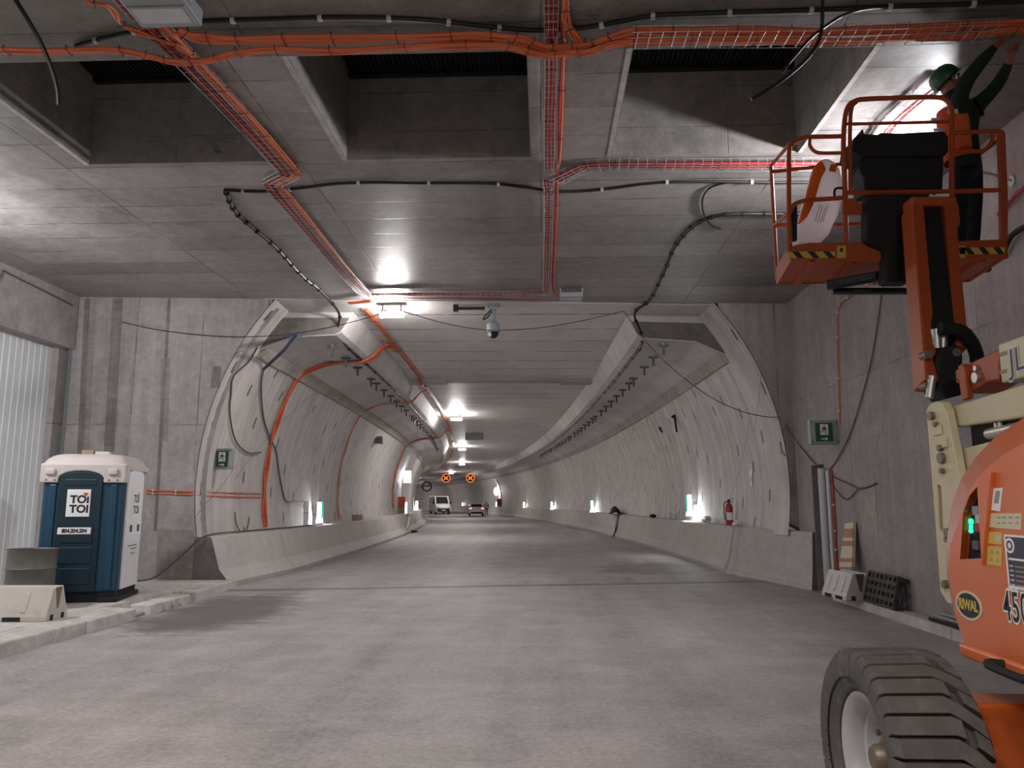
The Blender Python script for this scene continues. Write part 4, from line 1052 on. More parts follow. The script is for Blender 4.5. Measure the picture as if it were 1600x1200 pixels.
cable('power_cable', 'black cable running from the hall ceiling down along the left tunnel ledge', 'cable',
      Zs([(352, 297), (360, 318), (372, 336), (395, 356), (428, 384), (445, 402), (462, 421), (482, 440), (498, 452)], HZ - .02) + [T(15.7, -3.3, 5.55), T(16.15, -3.42, 5.25)] + edgeL, .025, m_cable, clips=34, k=5, cmat=m_black)
cable('power_cable', 'black cable running from beside the lift down along the right tunnel ledge', 'cable',
      Zs([(1300, 333), (1220, 334), (1160, 334), (1120, 337), (1090, 349), (1068, 368), (1052, 390), (1040, 420), (1028, 445), (1015, 470)], HZ - .02) + [T(15.9, 2.95, 5.56), T(16.4, 3.15, 5.25)] + edgeR, .025, m_cable, clips=40, k=5, cmat=m_black)
cable('power_cable', 'thin black cable loop curling down from the ceiling cable near the lift', 'cable', Zs([(1135, 285), (1112, 292), (1100, 304), (1097, 320), (1101, 338), (1112, 352), (1126, 358)], HZ - .02), .013, m_cable)
# thin wires strung before the tunnel mouth
cable('strung_wire', 'thin black wire sagging from the left end wall to the tunnel lamp', 'wire', [atFace(x, y, -.06) for x, y in ((190, 503), (240, 514), (300, 522), (360, 526), (420, 525), (475, 519), (530, 508), (583, 494), (604, 484))], .008, m_cable)
cable('strung_wire', 'thin black wire sagging past the dome camera from lamp to right ledge', 'wire', [atFace(x, y, -.10) for x, y in ((628, 486), (648, 492), (690, 504), (730, 512), (770, 516), (812, 515), (860, 510), (915, 500), (975, 486))], .007, m_cable)
cable('strung_wire', 'thin black wire drooping from the right ledge down to the right wall', 'wire', [atFace(x, y, -.10) for x, y in ((975, 486), (990, 508), (1006, 530), (1040, 566), (1082, 601), (1120, 626), (1160, 643), (1195, 651), (1221, 652))], .009, m_gcable)
# wire trays with red and orange cables
LT = [(232, 48), (300, 108), (350, 160), (400, 214), (449, 268)]
tz = HZ - .09
trayL = Zs([(165, -40), (232, 38), (300, 108), (350, 160), (400, 214), (446, 266), (452, 276), (425, 290), (440, 310), (480, 357), (530, 417), (574, 466)], tz)
wire_tray('wire_cable_tray', 'wire cable tray running from the grey flood lamp back towards the left tunnel ledge', trayL, .24)
bundle('red_cable_bundle', 'red cables lying in the left wire tray', [p + Vector((-.05, 0, .02)) for p in trayL], 4, .011, .026, m_rcable, k=3, ties=10)
bundle('orange_cable_bundle', 'orange cables running along the right side of the left wire tray', [p + Vector((.09, 0, .02)) for p in trayL], 4, .013, .022, m_ocable, k=3, ties=14)
trayM = Zs([(861, -40), (861, 40), (861, 110), (859, 190), (858, 268)], tz)
wire_tray('wire_cable_tray', 'wire cable tray running down the middle of the ceiling past the pockets', trayM, .115)
bundle('red_cable_bundle', 'red cables lying in the middle wire tray before the black cross cable', [p + Vector((0, 0, .02)) for p in trayM], 5, .010, .020, m_rcable, k=3, ties=8)
trayM2 = Zs([(857, 285), (857, 340), (856, 400), (855, 458)], tz)
wire_tray('wire_cable_tray', 'wire cable tray on the ceiling between the black cross cable and the tunnel mouth', trayM2, .13)
bundle('red_cable_bundle', 'red cables lying in the wire tray nearest the dome camera', [p + Vector((-.01, 0, .02)) for p in trayM2], 4, .011, .026, m_rcable, k=3, ties=4)
bundle('orange_cable_bundle', 'thin orange cable pair beside the middle wire tray', [p + Vector((0, 0, .04)) for p in Zs([(884, -40), (880, 30), (879, 110), (876, 180), (873, 255), (870, 300), (868, 350), (866, 410), (865, 452), (874, 466)], tz)], 2, .013, .022, m_ocable, k=4, ties=9, mats=[m_ocable, m_rcable])
trayR = Zs([(868, 286), (914, 264), (960, 262), (1060, 262), (1160, 262), (1300, 261)], tz)
wire_tray('wire_cable_tray', 'wire cable tray branching right towards the lift basket', trayR, .20, .07)
bundle('red_cable_bundle', 'red cables in the tray branching right towards the lift basket', [p + Vector((0, -.03, .02)) for p in trayR], 4, .013, .032, m_rcable, k=3, ties=6)
trayF = Zs([(574, 462), (640, 462), (720, 462), (800, 461), (856, 459)], tz)
wire_tray('wire_cable_tray', 'wire cable tray along the ceiling edge above the tunnel mouth', trayF, .17)
bundle('red_cable_bundle', 'red cables in the tray above the tunnel mouth', [p + Vector((0, 0, .02)) for p in trayF], 4, .014, .034, m_rcable, k=3, ties=5)
cable('red_cable', 'single thin red cable just below the tray above the tunnel mouth', 'cable', Zs([(585, 466), (700, 466), (800, 468), (850, 468), (868, 464)], HZ - .04), .010, m_rcable)
# orange bundles along the front of the pockets
oz = HZ - .12
bundle('orange_cable_bundle', 'upper thick orange bundle along the ceiling before the pockets, ending at the lift worker', Zs([(278, 48), (310, 59), (360, 62), (430, 62), (520, 61), (620, 59), (720, 58), (785, 58), (812, 62), (845, 73), (880, 76), (920, 73), (950, 62), (985, 52), (1050, 49), (1150, 49), (1250, 50), (1350, 48), (1450, 44), (1560, 38), (1640, 36)], oz), 5, .014, .024, m_ocable, ties=22)
bundle('orange_cable_bundle', 'lower orange bundle crossing the whole ceiling before the pockets', Zs([(-40, 79), (60, 79), (150, 79), (205, 81), (235, 89), (262, 95), (305, 96), (340, 92), (372, 82), (420, 79), (500, 79), (600, 77), (700, 72), (775, 71), (805, 77), (840, 84), (880, 85), (915, 81), (950, 72), (1000, 66), (1080, 64), (1180, 64), (1290, 64), (1400, 62), (1500, 57), (1560, 50), (1640, 46)], oz - .03), 4, .013, .021, m_ocable, ties=24)
bundle('orange_cable_bundle', 'orange cable strands looping from the top left corner under the flood lamp', Zs([(128, -10), (140, 4), (165, 9), (178, 18), (190, 38), (215, 50), (250, 62), (282, 75), (300, 92)], oz + .02), 2, .012, .022, m_ocable, ties=3)
bundle('orange_cable_bundle', 'short orange bundle bending from the middle tray into the upper bundle', Zs([(884, -20), (884, 20), (886, 36), (896, 52), (908, 66), (930, 70)], oz + .03), 3, .013, .022, m_ocable, ties=3)
wire_tray('wire_cable_tray', 'wire cable tray carrying the orange bundles before the right-hand pocket', Zs([(985, 64), (1100, 62), (1200, 62), (1300, 61), (1420, 58), (1560, 52)], oz - .055), .24)
# ceiling tray behind the lift basket
trayB = Zs([(1345, 262), (1362, 232), (1382, 205), (1404, 182), (1428, 160), (1455, 140)], HZ - .10)
wire_tray('wire_cable_tray', 'wire cable tray on the bright ceiling behind the lift basket', trayB, .20, .06, .13)
bundle('red_cable_bundle', 'red cables hanging beside the tray behind the lift basket', [p + Vector((.06, 0, .02)) for p in trayB], 3, .009, .03, m_rcable, k=3)
# conduit and hanging lines on the right wall
def WRp(px, py, d=.025): return atX(px, py, WR - d)
cable('conduit', 'orange conduit bent down the right wall to the emergency exit sign', 'conduit', [WRp(1362, 440), WRp(1350, 450), WRp(1335, 459), WRp(1315, 472), WRp(1310, 482), WRp(1308, 500), WRp(1309, 560), WRp(1311, 620), WRp(1312, 662)], .013, m_ocable, k=2, clips=6)
cable('hanging_line', 'black line hanging down the right wall from the lift basket to the door niche', 'cable', [WRp(1385, 425, .12), WRp(1378, 455), WRp(1372, 500), WRp(1362, 560), WRp(1348, 615), WRp(1333, 665), WRp(1318, 700), WRp(1303, 725), WRp(1292, 738)], .011, m_gcable)
cable('hanging_line', 'grey line drooping from the tunnel corner to the top of the door niche', 'cable', [WRp(1226, 656, .15), WRp(1238, 680, .1), WRp(1255, 703), WRp(1272, 723), WRp(1288, 737)], .012, m_gcable)
cable('loose_cable', 'black cable loop sagging right from the niche top to a stub on the wall', 'cable', [WRp(1290, 738), WRp(1310, 749), WRp(1330, 758), WRp(1342, 763), WRp(1355, 761), WRp(1369, 755)], .014, m_gcable)
cable('loose_cable', 'lower black cable loop hanging from the niche top under the other loop', 'cable', [WRp(1290, 740), WRp(1300, 757), WRp(1310, 771), WRp(1321, 780), WRp(1330, 776), WRp(1340, 764)], .010, m_gcable)
cable('conduit', 'black pipes rising along the right wall beside the lift basket', 'conduit', [WRp(1566, 400, .06), WRp(1580, 368, .06), WRp(1610, 350, .06), WRp(1660, 322, .06)], .03, m_black, k=2)
cable('conduit', 'red conduit rising along the right wall beside the lift basket', 'conduit', [WRp(1560, 335, .05), WRp(1590, 302, .05), WRp(1640, 262, .05)], .022, m_rcable, k=2)
# left end wall and lining
ow = [(228, 766), (262, 767), (300, 768), (318, 769)]
for dy, nm in ((0, 'upper'), (6, 'lower')):
    pts = [atFace(x, y + dy * .8, -.03) for x, y in ow[:3]] + [lining(x, y + dy, .03) for x, y in ((318, 769), (345, 769.5), (375, 770), (408, 771))]
    cable('conduit', nm + ' of two orange conduits from behind the toilet along the tunnel wall', 'conduit', pts, .014, m_ocable, k=3, clips=5)
cable('conduit', 'brown conduit dropping from the left exit sign to the orange conduits', 'conduit', [lining(322, 712, .03), lining(321, 735, .03), lining(320, 768, .03)], .018, m_rcable, k=2)
def nlin(p):
    s, u, z = Tinv(p); a = T(s, 0, ZC); v = Vector((a.x - p.x, a.y - p.y, ZC - p.z)); return v.normalized()
def arc_run(s, z0=1.0, inset=.04):
    pts = []; a0 = PI + math.asin((ZC - z0) / RI); a1 = PI - math.asin((4.62 - ZC) / RI)
    for i in range(15):
        a = a0 + (a1 - a0) * i / 14; pts.append(T(s, (RI - inset) * math.cos(a), ZC + (RI - inset) * math.sin(a)))
    pts += [T(s, -4.9, 4.80), T(s, -4.4, 5.00), T(s, -3.9, 5.07), T(s, -3.45, 5.09), T(s + .1, -3.22, 5.2), T(s + .2, -3.02, 5.45), T(s + .4, -2.86, 5.58), T(s + 1.2, -2.75, 5.60)]
    return pts
bundle('orange_cable_bundle', 'thick orange cable bundle climbing the left tunnel wall nearest the mouth', arc_run(18.9), 3, .026, .078, m_ocable, k=3, ties=10, nrm=nlin, mats=[m_ocable, m_redorange, m_ocable])
bundle('orange_cable_bundle', 'orange cable pair in the steep second arch line on the left tunnel wall', arc_run(27.0), 2, .016, .06, m_ocable, k=3, nrm=nlin)
bundle('orange_cable_bundle', 'orange cable pair above the orange cabinet on the left tunnel wall', arc_run(42.3, 1.3), 2, .03, .09, m_ocable, k=3, nrm=nlin)
bundle('orange_cable_bundle', 'orange cable pair above the red cabinet far along the right tunnel wall', [T(p_s, (RI - .05) * math.cos(a), ZC + (RI - .05) * math.sin(a)) for p_s, a in [(97.2, math.radians(-6 + 4 * i)) for i in range(9)]], 2, .035, .1, m_ocable, k=3, nrm=nlin)
slabrun = [T(s, -2.72, 5.6) for s in (15.6, 16.6, 18, 20, 24)] + [T(s, -2.72, 5.46) for s in (24.7, 25.7)] + [T(s, -2.72, 5.6) for s in (26.5, 30, 36, 44, 54, 66, 80, 96)]
bundle('orange_cable_bundle', 'long orange cable line along the left edge of the tunnel ceiling', slabrun, 3, .018, .045, m_ocable, k=3, ties=16)
bundle('orange_cable_bundle', 'short orange bundle sticking out left of the tunnel mouth trays', Zs([(545, 474), (562, 472), (580, 470)], HZ - .08), 4, .016, .03, m_ocable, k=3)
# hoses and loops near the left exit sign
cable('hose', 'blue hose hanging from the left ledge down to the tunnel wall', 'hose', [T(16.22, -3.75, 5.45), T(16.15, -3.95, 5.38), T(16.2, -4.2, 5.2)] + [lining(x, y, d) for x, y, d in ((462, 524, .9), (444, 547, .5), (425, 565, .2), (412, 577, .06))], .035, m_hose, k=6)
cable('hose', 'grey hose running down the left tunnel wall past the orange bundle to the barrier', 'hose', [lining(x, y, .05) for x, y in ((412, 577), (408, 600), (410, 640), (415, 665), (424, 688), (431, 703), (435, 730), (440, 760), (447, 783), (462, 784), (480, 788))], .020, m_gcable)
cable('loose_cable', 'grey cable hanging in a long loop on the first tunnel ring', 'cable', [lining(x, y, .06) for x, y in ((402, 543), (388, 566), (365, 588), (361, 615), (359, 645), (365, 680), (375, 698), (390, 708), (407, 707))], .018, m_gcable)
cable('loose_cable', 'small grey cable loop low on the first tunnel ring', 'cable', [lining(x, y, .04) for x, y in ((367, 800), (370, 820), (378, 832), (386, 826), (390, 808))], .012, m_gcable)
cable('loose_cable', 'black cable lying along the left barrier top and down to the walkway', 'cable', [T(24, -5.4, .97), T(21, -5.35, .97), T(19, -5.45, .97), T(17.2, -5.6, .97), (-6.45, 14.78, .97), (-6.72, 14.62, .72), (-7.0, 14.5, .42), (-7.3, 14.35, .19), (-7.9, 14.2, .17), (-8.3, 14.1, .17)], .018, m_gcable)
cable('conduit', 'thin dark conduit bent across the left concrete lintel', 'conduit', [(-9.185, 11.2, 4.72), (-9.185, 11.9, 4.80), (-9.185, 12.3, 5.45), (-9.185, 12.5, 5.50), (-9.185, 14.3, 5.42)], .014, m_gcable, k=2)

# ------------------------------------------------------------------ portable toilet
def toilet():
    rz = math.radians(13); W, D, Hh = 1.12, 1.12, 2.12
    fr = atZ(180, 941, .15); R2 = Matrix.Rotation(rz, 3, 'Z')
    base = fr + R2 @ Vector((-W / 2, D / 2, 0)); base.z = .15
    t = thing('portable_toilet', 'blue and white portable toilet cabin standing on the left walkway', 'portable toilet', tuple(base), rz)
    h, d = W / 2, D / 2
    b = MB(); b.box(-h + .03, h - .03, -d + .03, d - .03, 0, .16); b.box(-h - .02, -h + .25, -d - .03, d, 0, .07); b.box(h - .25, h + .02, -d - .03, d, 0, .07); b.build('skid_base', m_black, t, bevel=.015)
    b = MB(); b.box(-h, h, -d, d, .14, 1.90); b.build('cabin_body', m_teal, t, bevel=.05, segs=3)
    # door with arched top, stiles and ribs
    arc = [(.30 * math.cos(a), 1.80 + .11 * math.sin(a)) for a in [PI * i / 14 for i in range(15)]]
    door = [(-.33, .16), (.27, .16)] + [(x - .03, z) for x, z in arc]
    fn = lambda a_, c_, dd: (a_, dd, c_)
    b = MB(); b.prism(door, fn, -d - .035, -d + .01); dr = b.build('door', m_teal_dark, t, bevel=.012); dr['label'] = 'dark blue door with logo plate'
    for z0, z1 in ((.26, .50), (.56, .80), (.86, 1.08)):
        b = MB(); b.box(-.25, .19, -d - .045, -d - .03, z0, z1); b.build('door_panel', m_teal_dark, dr, bevel=.008)
    b = MB(); b.box(-.25, .19, -d - .043, -d - .03, 1.70, 1.79); b.build('door_panel', m_teal_dark, dr, bevel=.008)
    for x in (-.46, .38):
        b = MB(); b.box(x, x + .10, -d - .025, -d + .01, .18, 1.72); b.build('front_stile', m_teal, t, bevel=.02)
    b = MB(); b.box(-.20, .125, -d - .05, -d - .034, 1.24, 1.64); lp = b.build('logo_plate', m_white, dr, bevel=.01)
    def lt(txt, x, z, size, mat, par, M=None, bold=.006, sx=1.0): lettering(txt, size, mat, 'plate_lettering', par, M or frame((x, -d - .0505, z), (1, 0, 0), (0, 0, 1)), .002, bold=bold, sx=sx)
    lt('TOI', -.02, 1.49, .155, m_ink, lp); lt('TOI', -.02, 1.35, .155, m_ink, lp)
    b = MB(); b.box(.055, .10, -d - .0535, -d - .05, 1.535, 1.58); b.build('white_dot', m_white, lp)
    hp = [(.06 + .0 + .032 * math.sin(a) ** 3, 1.57 + .0020 * (13 * math.cos(a) - 5 * math.cos(2 * a) - 2 * math.cos(3 * a))) for a in [2 * PI * i / 20 for i in range(20)]]
    b = MB(); b.prism(hp, fn, -d - .055, -d - .0535); b.build('red_heart', m_redorange, lp)
    b = MB(); b.box(-.29, .165, -d - .05, -d - .034, .985 + .0, 1.085); np_ = b.build('phone_plate', m_white, dr, bevel=.008)
    lettering('804.204.204', .078, m_ink, 'plate_lettering', np_, frame((-.06, -d - .0505, 1.035), (1, 0, 0), (0, 0, 1)), .002, bold=.004, sx=.88)
    # white side panel on the right wall
    fs = lambda a_, c_, dd: (dd, a_, c_)
    arc2 = [(.40 * math.cos(a), 1.88 + .07 * math.sin(a)) for a in [PI * i / 12 for i in range(13)]]
    b = MB(); b.prism([(-.43, .17), (.40, .17)] + [(y, z) for y, z in arc2] + [(-.43, 1.88)], fs, h - .01, h + .03); sp = b.build('side_panel', m_wsheet, t, bevel=.012); sp['label'] = 'white side panel with vents'
    MS = lambda y, z: frame((h + .0315, y, z), (0, 1, 0), (0, 0, 1))
    b = MB(); b.box(h + .028, h + .034, -.20, .22, 1.20, 1.66); b.build('side_plate', m_white, sp, bevel=.002)
    M2 = lambda y, z: frame((h + .0345, y, z), (0, 1, 0), (0, 0, 1))
    lettering('TOI', .17, m_ink, 'side_lettering', sp, M2(.02, 1.50), .002, bold=.005); lettering('TOI', .17, m_ink, 'side_lettering', sp, M2(.02, 1.33), .002, bold=.005)
    b = MB(); b.prism([(.13 + .02 * math.cos(a), 1.59 + .02 * math.sin(a)) for a in [2 * PI * i / 12 for i in range(12)]], fs, h + .034, h + .037); b.build('red_heart', m_redorange, sp)
    b = MB(); b.box(h + .028, h + .037, -.42, .40, .955, .975); b.box(h + .028, h + .037, -.42, .40, 1.125, 1.145); b.build('panel_rib', m_wsheet, sp)
    for y in (-.16, .22):
        b = MB(); b.box(h + .028, h + .036, y - .055, y + .055, 1.0, 1.105); b.build('vent', m_ink, sp, bevel=.01)
    for z, y0, y1 in ((.78, -.24, .20), (.73, -.10, .20), (.66, -.08, .12)):
        b = MB(); b.box(h + .029, h + .033, y0, y1, z, z + .025); b.build('print_line', m_grey, sp)
    b = MB(); b.box(h + .028, h + .036, -.42, .40, .30, .325); b.build('panel_rib', m_wsheet, sp)
    # roof: domed, with arched skirt over the door
    skirt = [(-h - .03, 1.74), (-.34, 1.74), (-.34, 1.79)] + [(-.03 - .31 * math.cos(a), 1.80 + .115 * math.sin(a)) for a in [PI * i / 12 for i in range(13)]] + [(.28, 1.79), (.28, 1.74), (h + .03, 1.74), (h + .03, 2.02), (-h - .03, 2.02)]
    b = MB(); b.prism(skirt, fn, -d - .055, -d + .04); rf = None
    sk = b.build('roof_skirt', m_roofplastic, t, bevel=.02)
    b = MB(); b.box(h - .02, h + .04, -d, d + .03, 1.93, 2.03); b.box(-h - .04, -h + .02, -d, d + .03, 1.76, 2.03); b.box(-h, h, d - .02, d + .04, 1.80, 2.03); b.box(h - .02, h + .04, -d - .05, -d + .14, 1.74, 2.0); b.build('roof_rim', m_roofplastic, t, bevel=.02)
    b = MB(); n = 24; vs = []
    for i in range(n + 1):
        for j in range(n + 1):
            u, v = i / n * 2 - 1, j / n * 2 - 1; z = 1.96 + .22 * (1 - abs(u) ** 7) ** .5 * (1 - abs(v) ** 7) ** .5
            vs.append((u * (h + .03), v * (d + .045), z))
    b.add(vs, [(i * (n + 1) + j, (i + 1) * (n + 1) + j, (i + 1) * (n + 1) + j + 1, i * (n + 1) + j + 1) for i in range(n) for j in range(n)])
    b.build('roof', m_roofplastic, t, smooth=True)
    for x in (-.44, .42):
        b = MB(); b.box(x - .07, x + .07, -d - .10, -d - .04, 1.85, 1.95); b.build('corner_hook', m_roofplastic, t, bevel=.03, segs=3)
        for dx in (-.06, .06):
            b = MB(); b.cyl((x + dx, -d - .062, 1.78), (x + dx, -d - .05, 1.78), .015, 10); b.build('bolt', m_pin, t)
    p = base + R2 @ Vector((.02, -.2, 2.03))
    a = thing('brick_piece', 'broken brick lying on the roof of the toilet cabin', 'brick', (p.x, p.y, 2.325), rz)
    b = MB(); b.box(-.19, -.02, -.06, .06, 0, .07); b.build('brick', m_cardboard, a, bevel=.008)
    b = MB(); b.box(.0, .20, -.05, .05, 0, .05); b.build('mortar_strip', m_wplastic, a, bevel=.008)
toilet()

def plastic_barrier(label, loc, rz, L=1.2, Hh=.56, tilt=0.0, mat=m_barrierpl):
    t = thing('traffic_barrier', label, 'barrier', loc, rz)
    t.rotation_euler = (tilt, 0, rz)
    sec = [(-.24, 0), (.24, 0), (.24, .07), (.10, .50), (.085, Hh), (-.085, Hh), (-.10, .50), (-.24, .07)]
    fn = lambda a_, c_, d: (d, a_, c_ * Hh / .56)
    b = MB(); b.prism(sec, fn, -L / 2, L / 2); o = b.build('barrier_body', mat, t, bevel=.025, segs=3)
    for x in (-L * .27, L * .03, L * .30):                       # raised ribs of the sloping faces
        for sy in (-1, 1):
            b = MB(); P = lambda f: Vector((0, sy * (.235 - .135 * f), (.08 + .40 * f) * Hh / .56))
            q0, q1 = P(.12), P(.85); b.bar(q0 + Vector((x, 0, 0)), q1 + Vector((x, 0, 0)), .07, .035, (0, sy, .3)); b.build('rib', mat, t, bevel=.012)
    for sx in (-1, 1):                                           # V groove at the coupling ends
        b = MB(); b.prism([(-.07, Hh * .86), (.07, Hh * .86), (.015, Hh * .30), (-.015, Hh * .30)], lambda a_, c_, d: (d, a_, c_), sx * L / 2 - .002, sx * (L / 2 + .004)); b.build('coupling_groove', m_pin, t)
        for y in (-.12, .12):
            b = MB(); b.box(sx * L / 2 - .01, sx * (L / 2) + .006, y - .03, y + .03, 0.003, .07); b.build('end_notch', m_dark, t)
    for x in (-L * .22, L * .22):
        b = MB(); b.box(x - .11, x + .11, -.243, .243, .003, .055); b.build('fork_pocket', m_dark, t)
    return t
p = atZ(86, 970, .15)
plastic_barrier('dirty white plastic barrier lying along the edge of the left walkway', (p.x - .82, p.y + .10, .15), math.radians(3), 1.5, .46)
def drum():
    c = atZ(54, 925, .15); c = Vector((-7.03, 10.55, .15)); r, h = .30, .82
    t = thing('oil_drum', 'grey steel drum behind the plastic barrier left of the toilet', 'drum', tuple(c))
    b = MB(); prof = [(r - .02, 0), (r, .01), (r, .27), (r + .012, .29), (r, .31), (r, .54), (r + .012, .56), (r, .58), (r, h - .02), (r + .012, h), (r - .01, h), (r - .02, h - .02)]
    b.lathe(prof, n=36); b.build('drum_shell', m_drum, t, smooth=True)
    b = MB(); b.lathe([(0, h - .05), (r - .015, h - .05)], n=36); b.build('drum_lid', m_dark, t)
drum()

# ------------------------------------------------------------------ emergency exit signs
def exit_sign(label, p, w, h, rz, flip, bracket):
    """grey box with a green running-man panel; local -Y is the front"""
    t = thing('exit_sign', label, 'exit sign', p, rz)
    b = MB(); b.box(-w / 2, w / 2, 0, .12, -h / 2, h / 2); b.build('sign_box', m_grey, t, bevel=.012)
    gw, gh = w * .58, h * .76; gx = .03 * w * flip
    b = MB(); b.box(gx - gw / 2, gx + gw / 2, -.008, .004, -gh / 2, gh / 2); g = b.build('green_panel', m_green, t)
    def pl(name, pts, mat, y): b = MB(); b.prism([(gx + a_ * gh, c_ * gh) for a_, c_ in pts], lambda a_, c_, d: (a_, d, c_), y, y + .004); b.build(name, mat, g)
    pl('doorway', [(-.21, -.16), (.21, -.16), (.21, .42), (-.21, .42)], m_white, -.012)
    m_ = [[(-.02, .36), (.05, .38), (.07, .32), (.0, .30)], [(-.03, .28), (.08, .25), (.05, .10), (-.07, .12)], [(.05, .24), (.15, .16), (.13, .12), (.03, .18)], [(-.02, .27), (-.13, .22), (-.15, .13), (-.11, .13), (-.09, .19), (-.02, .21)],
          [(-.07, .13), (.0, .12), (-.08, .0), (-.18, -.02), (-.18, .02), (-.10, .04)], [(.0, .13), (.05, .11), (.11, .01), (.09, -.12), (.05, -.12), (.06, .0)]]
    for q in m_: pl('running_figure', q, m_green, -.015)
    pl('arrow', [(-.17, -.34), (.05, -.34), (.05, -.27), (.19, -.37), (.05, -.47), (.05, -.40), (-.17, -.40)], m_white, -.012)
    for sx in (-1, 1):
        for sz in (-1, 1):
            b = MB(); b.cyl((sx * w * .43, -.006, sz * h * .40), (sx * w * .43, .0, sz * h * .40), .014, 8); b.build('screw', m_ink, t)
    b = MB(); x0, x1 = bracket; b.box(min(x0, x1), max(x0, x1), .02, .10, -h * .28, h * .30); b.build('wall_bracket', m_zinc, t, bevel=.006)
    return t
pL = lining(333, 716, .05); yL = 15.55
p = atY(346, 717, yL); exit_sign('green exit sign box standing out from the first tunnel ring on the left', tuple(p), .44, .43, 0, 1, (-.22, -.36))
p = atY(1289, 675, 13.3); exit_sign('green exit sign box on the right wall above the door niche', tuple(p), .50, .42, 0, -1, (.25, WR - p.x))

# ------------------------------------------------------------------ unlit grey flood lamps and the hanging camera
def flood(label, p, w, d, h, glass):
    t = thing('flood_lamp', label, 'lamp', p)
    b = MB(); b.prism([(-d / 2, 0), (d / 2, 0), (d / 2, h), (-d / 2, h * .7)], lambda a_, c_, q: (q, a_, c_), -w / 2, w / 2); b.build('housing', m_grey, t, bevel=.015)
    b = MB(); b.box(-w * .46, w * .46, glass[0], glass[1], -.012, .004); f = b.build('glass_frame', m_grey, t, bevel=.004)
    b = MB(); b.box(-w * .40, w * .40, glass[0] + .02, glass[1] - .02, -.014, .002); b.build('lamp_glass', m_glass, t)
    for sx in (-1, 1):
        b = MB(); b.box(sx * w * .5 - .01, sx * w * .5 + .01, -.04, .04, h * .3, h + .10); b.build('bracket', m_zinc, t)
    return t
p = atZ(246, 14, HZ - .26); flood('big grey unlit flood lamp on the ceiling at the upper left', (p.x, p.y - .02, p.z), .50, .52, .15, (-.02, .20))
p = atZ(893, 468, HZ - .22); flood('small grey unlit flood lamp on the ceiling right of the dome camera', (p.x, p.y, p.z), .42, .40, .13, (-.10, .17))
def dome_camera():
    p = atZ(772, 480, HZ); p.y -= .25; t = thing('dome_camera', 'grey dome camera hanging from the ceiling over the tunnel mouth', 'camera', (p.x, p.y, HZ)); t.scale = (1.25, 1.25, 1.25)
    b = MB(); b.box(-.10, .10, -.10, .10, -.04, 0); b.box(-.06, .06, -.05, .05, -.10, -.04); b.build('ceiling_plate', m_grey, t, bevel=.01)
    b = MB(); b.cyl((0, 0, -.08), (0, 0, -.30), .035, 12); b.build('hanging_pole', m_grey, t, smooth=True)
    b = MB(); b.lathe([(0, -.27), (.05, -.28), (.10, -.32), (.115, -.36), (.115, -.47), (.105, -.48), (0, -.48)], n=24); b.build('camera_housing', m_grey, t, smooth=True)
    b = MB(); b.sphere((0, 0, -.48), .095, .095, .10, 20, 12); b.build('dome', m_dglass, t, smooth=True)
    b = MB(); b.prism([(-.09, -.50), (-.02, -.48), (-.03, -.57), (-.08, -.55)], lambda a_, c_, d: (a_, d, c_), -.085, -.07); b.build('white_cover', m_white, t, bevel=.01)
    b = MB(); b.tube(smoothline([(-.03, -.04, -.10), (-.14, -.04, -.22), (-.16, -.04, -.27), (-.09, -.04, -.23), (-.02, -.04, -.13)], 5), .012, 8); b.build('camera_cable', m_cable, t, smooth=True)
    b = MB(); b.box(-.62, -.14, -.03, .03, -.09, -.05); b.box(-.66, -.58, -.04, .04, -.12, 0); b.build('cable_duct', m_blackmetal, t)
dome_camera()
p = T(45, -.25, 5.55); t = thing('hanging_board', 'grey board hanging from the tunnel ceiling seen from behind', 'sign', tuple(atY(741, 670, p.y)))
zc = t.location.z; b = MB(); b.box(-.52, .52, -.03, .03, -.66, -.10); b.build('board', m_darkgrey, t, bevel=.01)
b = MB(); b.prism([(-.28, -.10), (.28, -.10), (.05, .08), (-.05, .08)], lambda a_, c_, d: (a_, d, c_), -.02, .02); b.build('hanger_plate', m_zinc, t)
b = MB(); b.box(-.04, .04, -.02, .02, .05, max(.1, 5.64 - zc)); b.build('hanger', m_zinc, t)
b = MB()
for i in range(7): b.box(-.48, .48, -.045, -.03, -.62 + i * .075, -.585 + i * .075)
b.build('board_ribs', m_grey, t)

# ------------------------------------------------------------------ tunnel furniture
def at_lining(px, py, inset=0.0): p = lining(px, py, inset); s, u, z = Tinv(p); return p, s, u, z
def frame_rz(s): return (s - S0) / RC
def marker(label, px, py, sc=1.0, zbase=None):
    """lit emergency marker on the wall just above the barrier; the lit face looks along the tunnel"""
    p, s, u, z = at_lining(px, py); side = 1 if u > 0 else -1
    t = thing('marker_light', label, 'marker light', tuple(T(s, u - side * .22, z)), frame_rz(s), 'lit markers along the tunnel walls')
    w = .17 * sc; h = .52 * sc
    b = MB(); b.box(-w / 2, w / 2, -.10, .10, -h / 2, h / 2); b.build('marker_box', m_lgrey, t, bevel=.01)
    b = MB(); b.box(-w / 2 - .004, w / 2 + .004, -.085, .085, -h * .45, h * .45)
    b.build('green_side', g_green, t)
    b = MB(); x0 = (.0 if side > 0 else -.0) - w * .44 + (0 if side > 0 else w * .22); b.box(x0, x0 + w * .66, -.106, -.098, -h * .45, h * .45); b.build('lit_face', g_sign, t)
    b = MB(); b.box(-w / 2, w / 2, -.11, .11, -h * .72, -h * .56); b.build('lamp', g_side, t, bevel=.01)
    b = MB(); b.box(min(0, side * .24), max(0, side * .24), -.03, .03, -h * .1, h * .1); b.build('wall_arm', m_zinc, t)
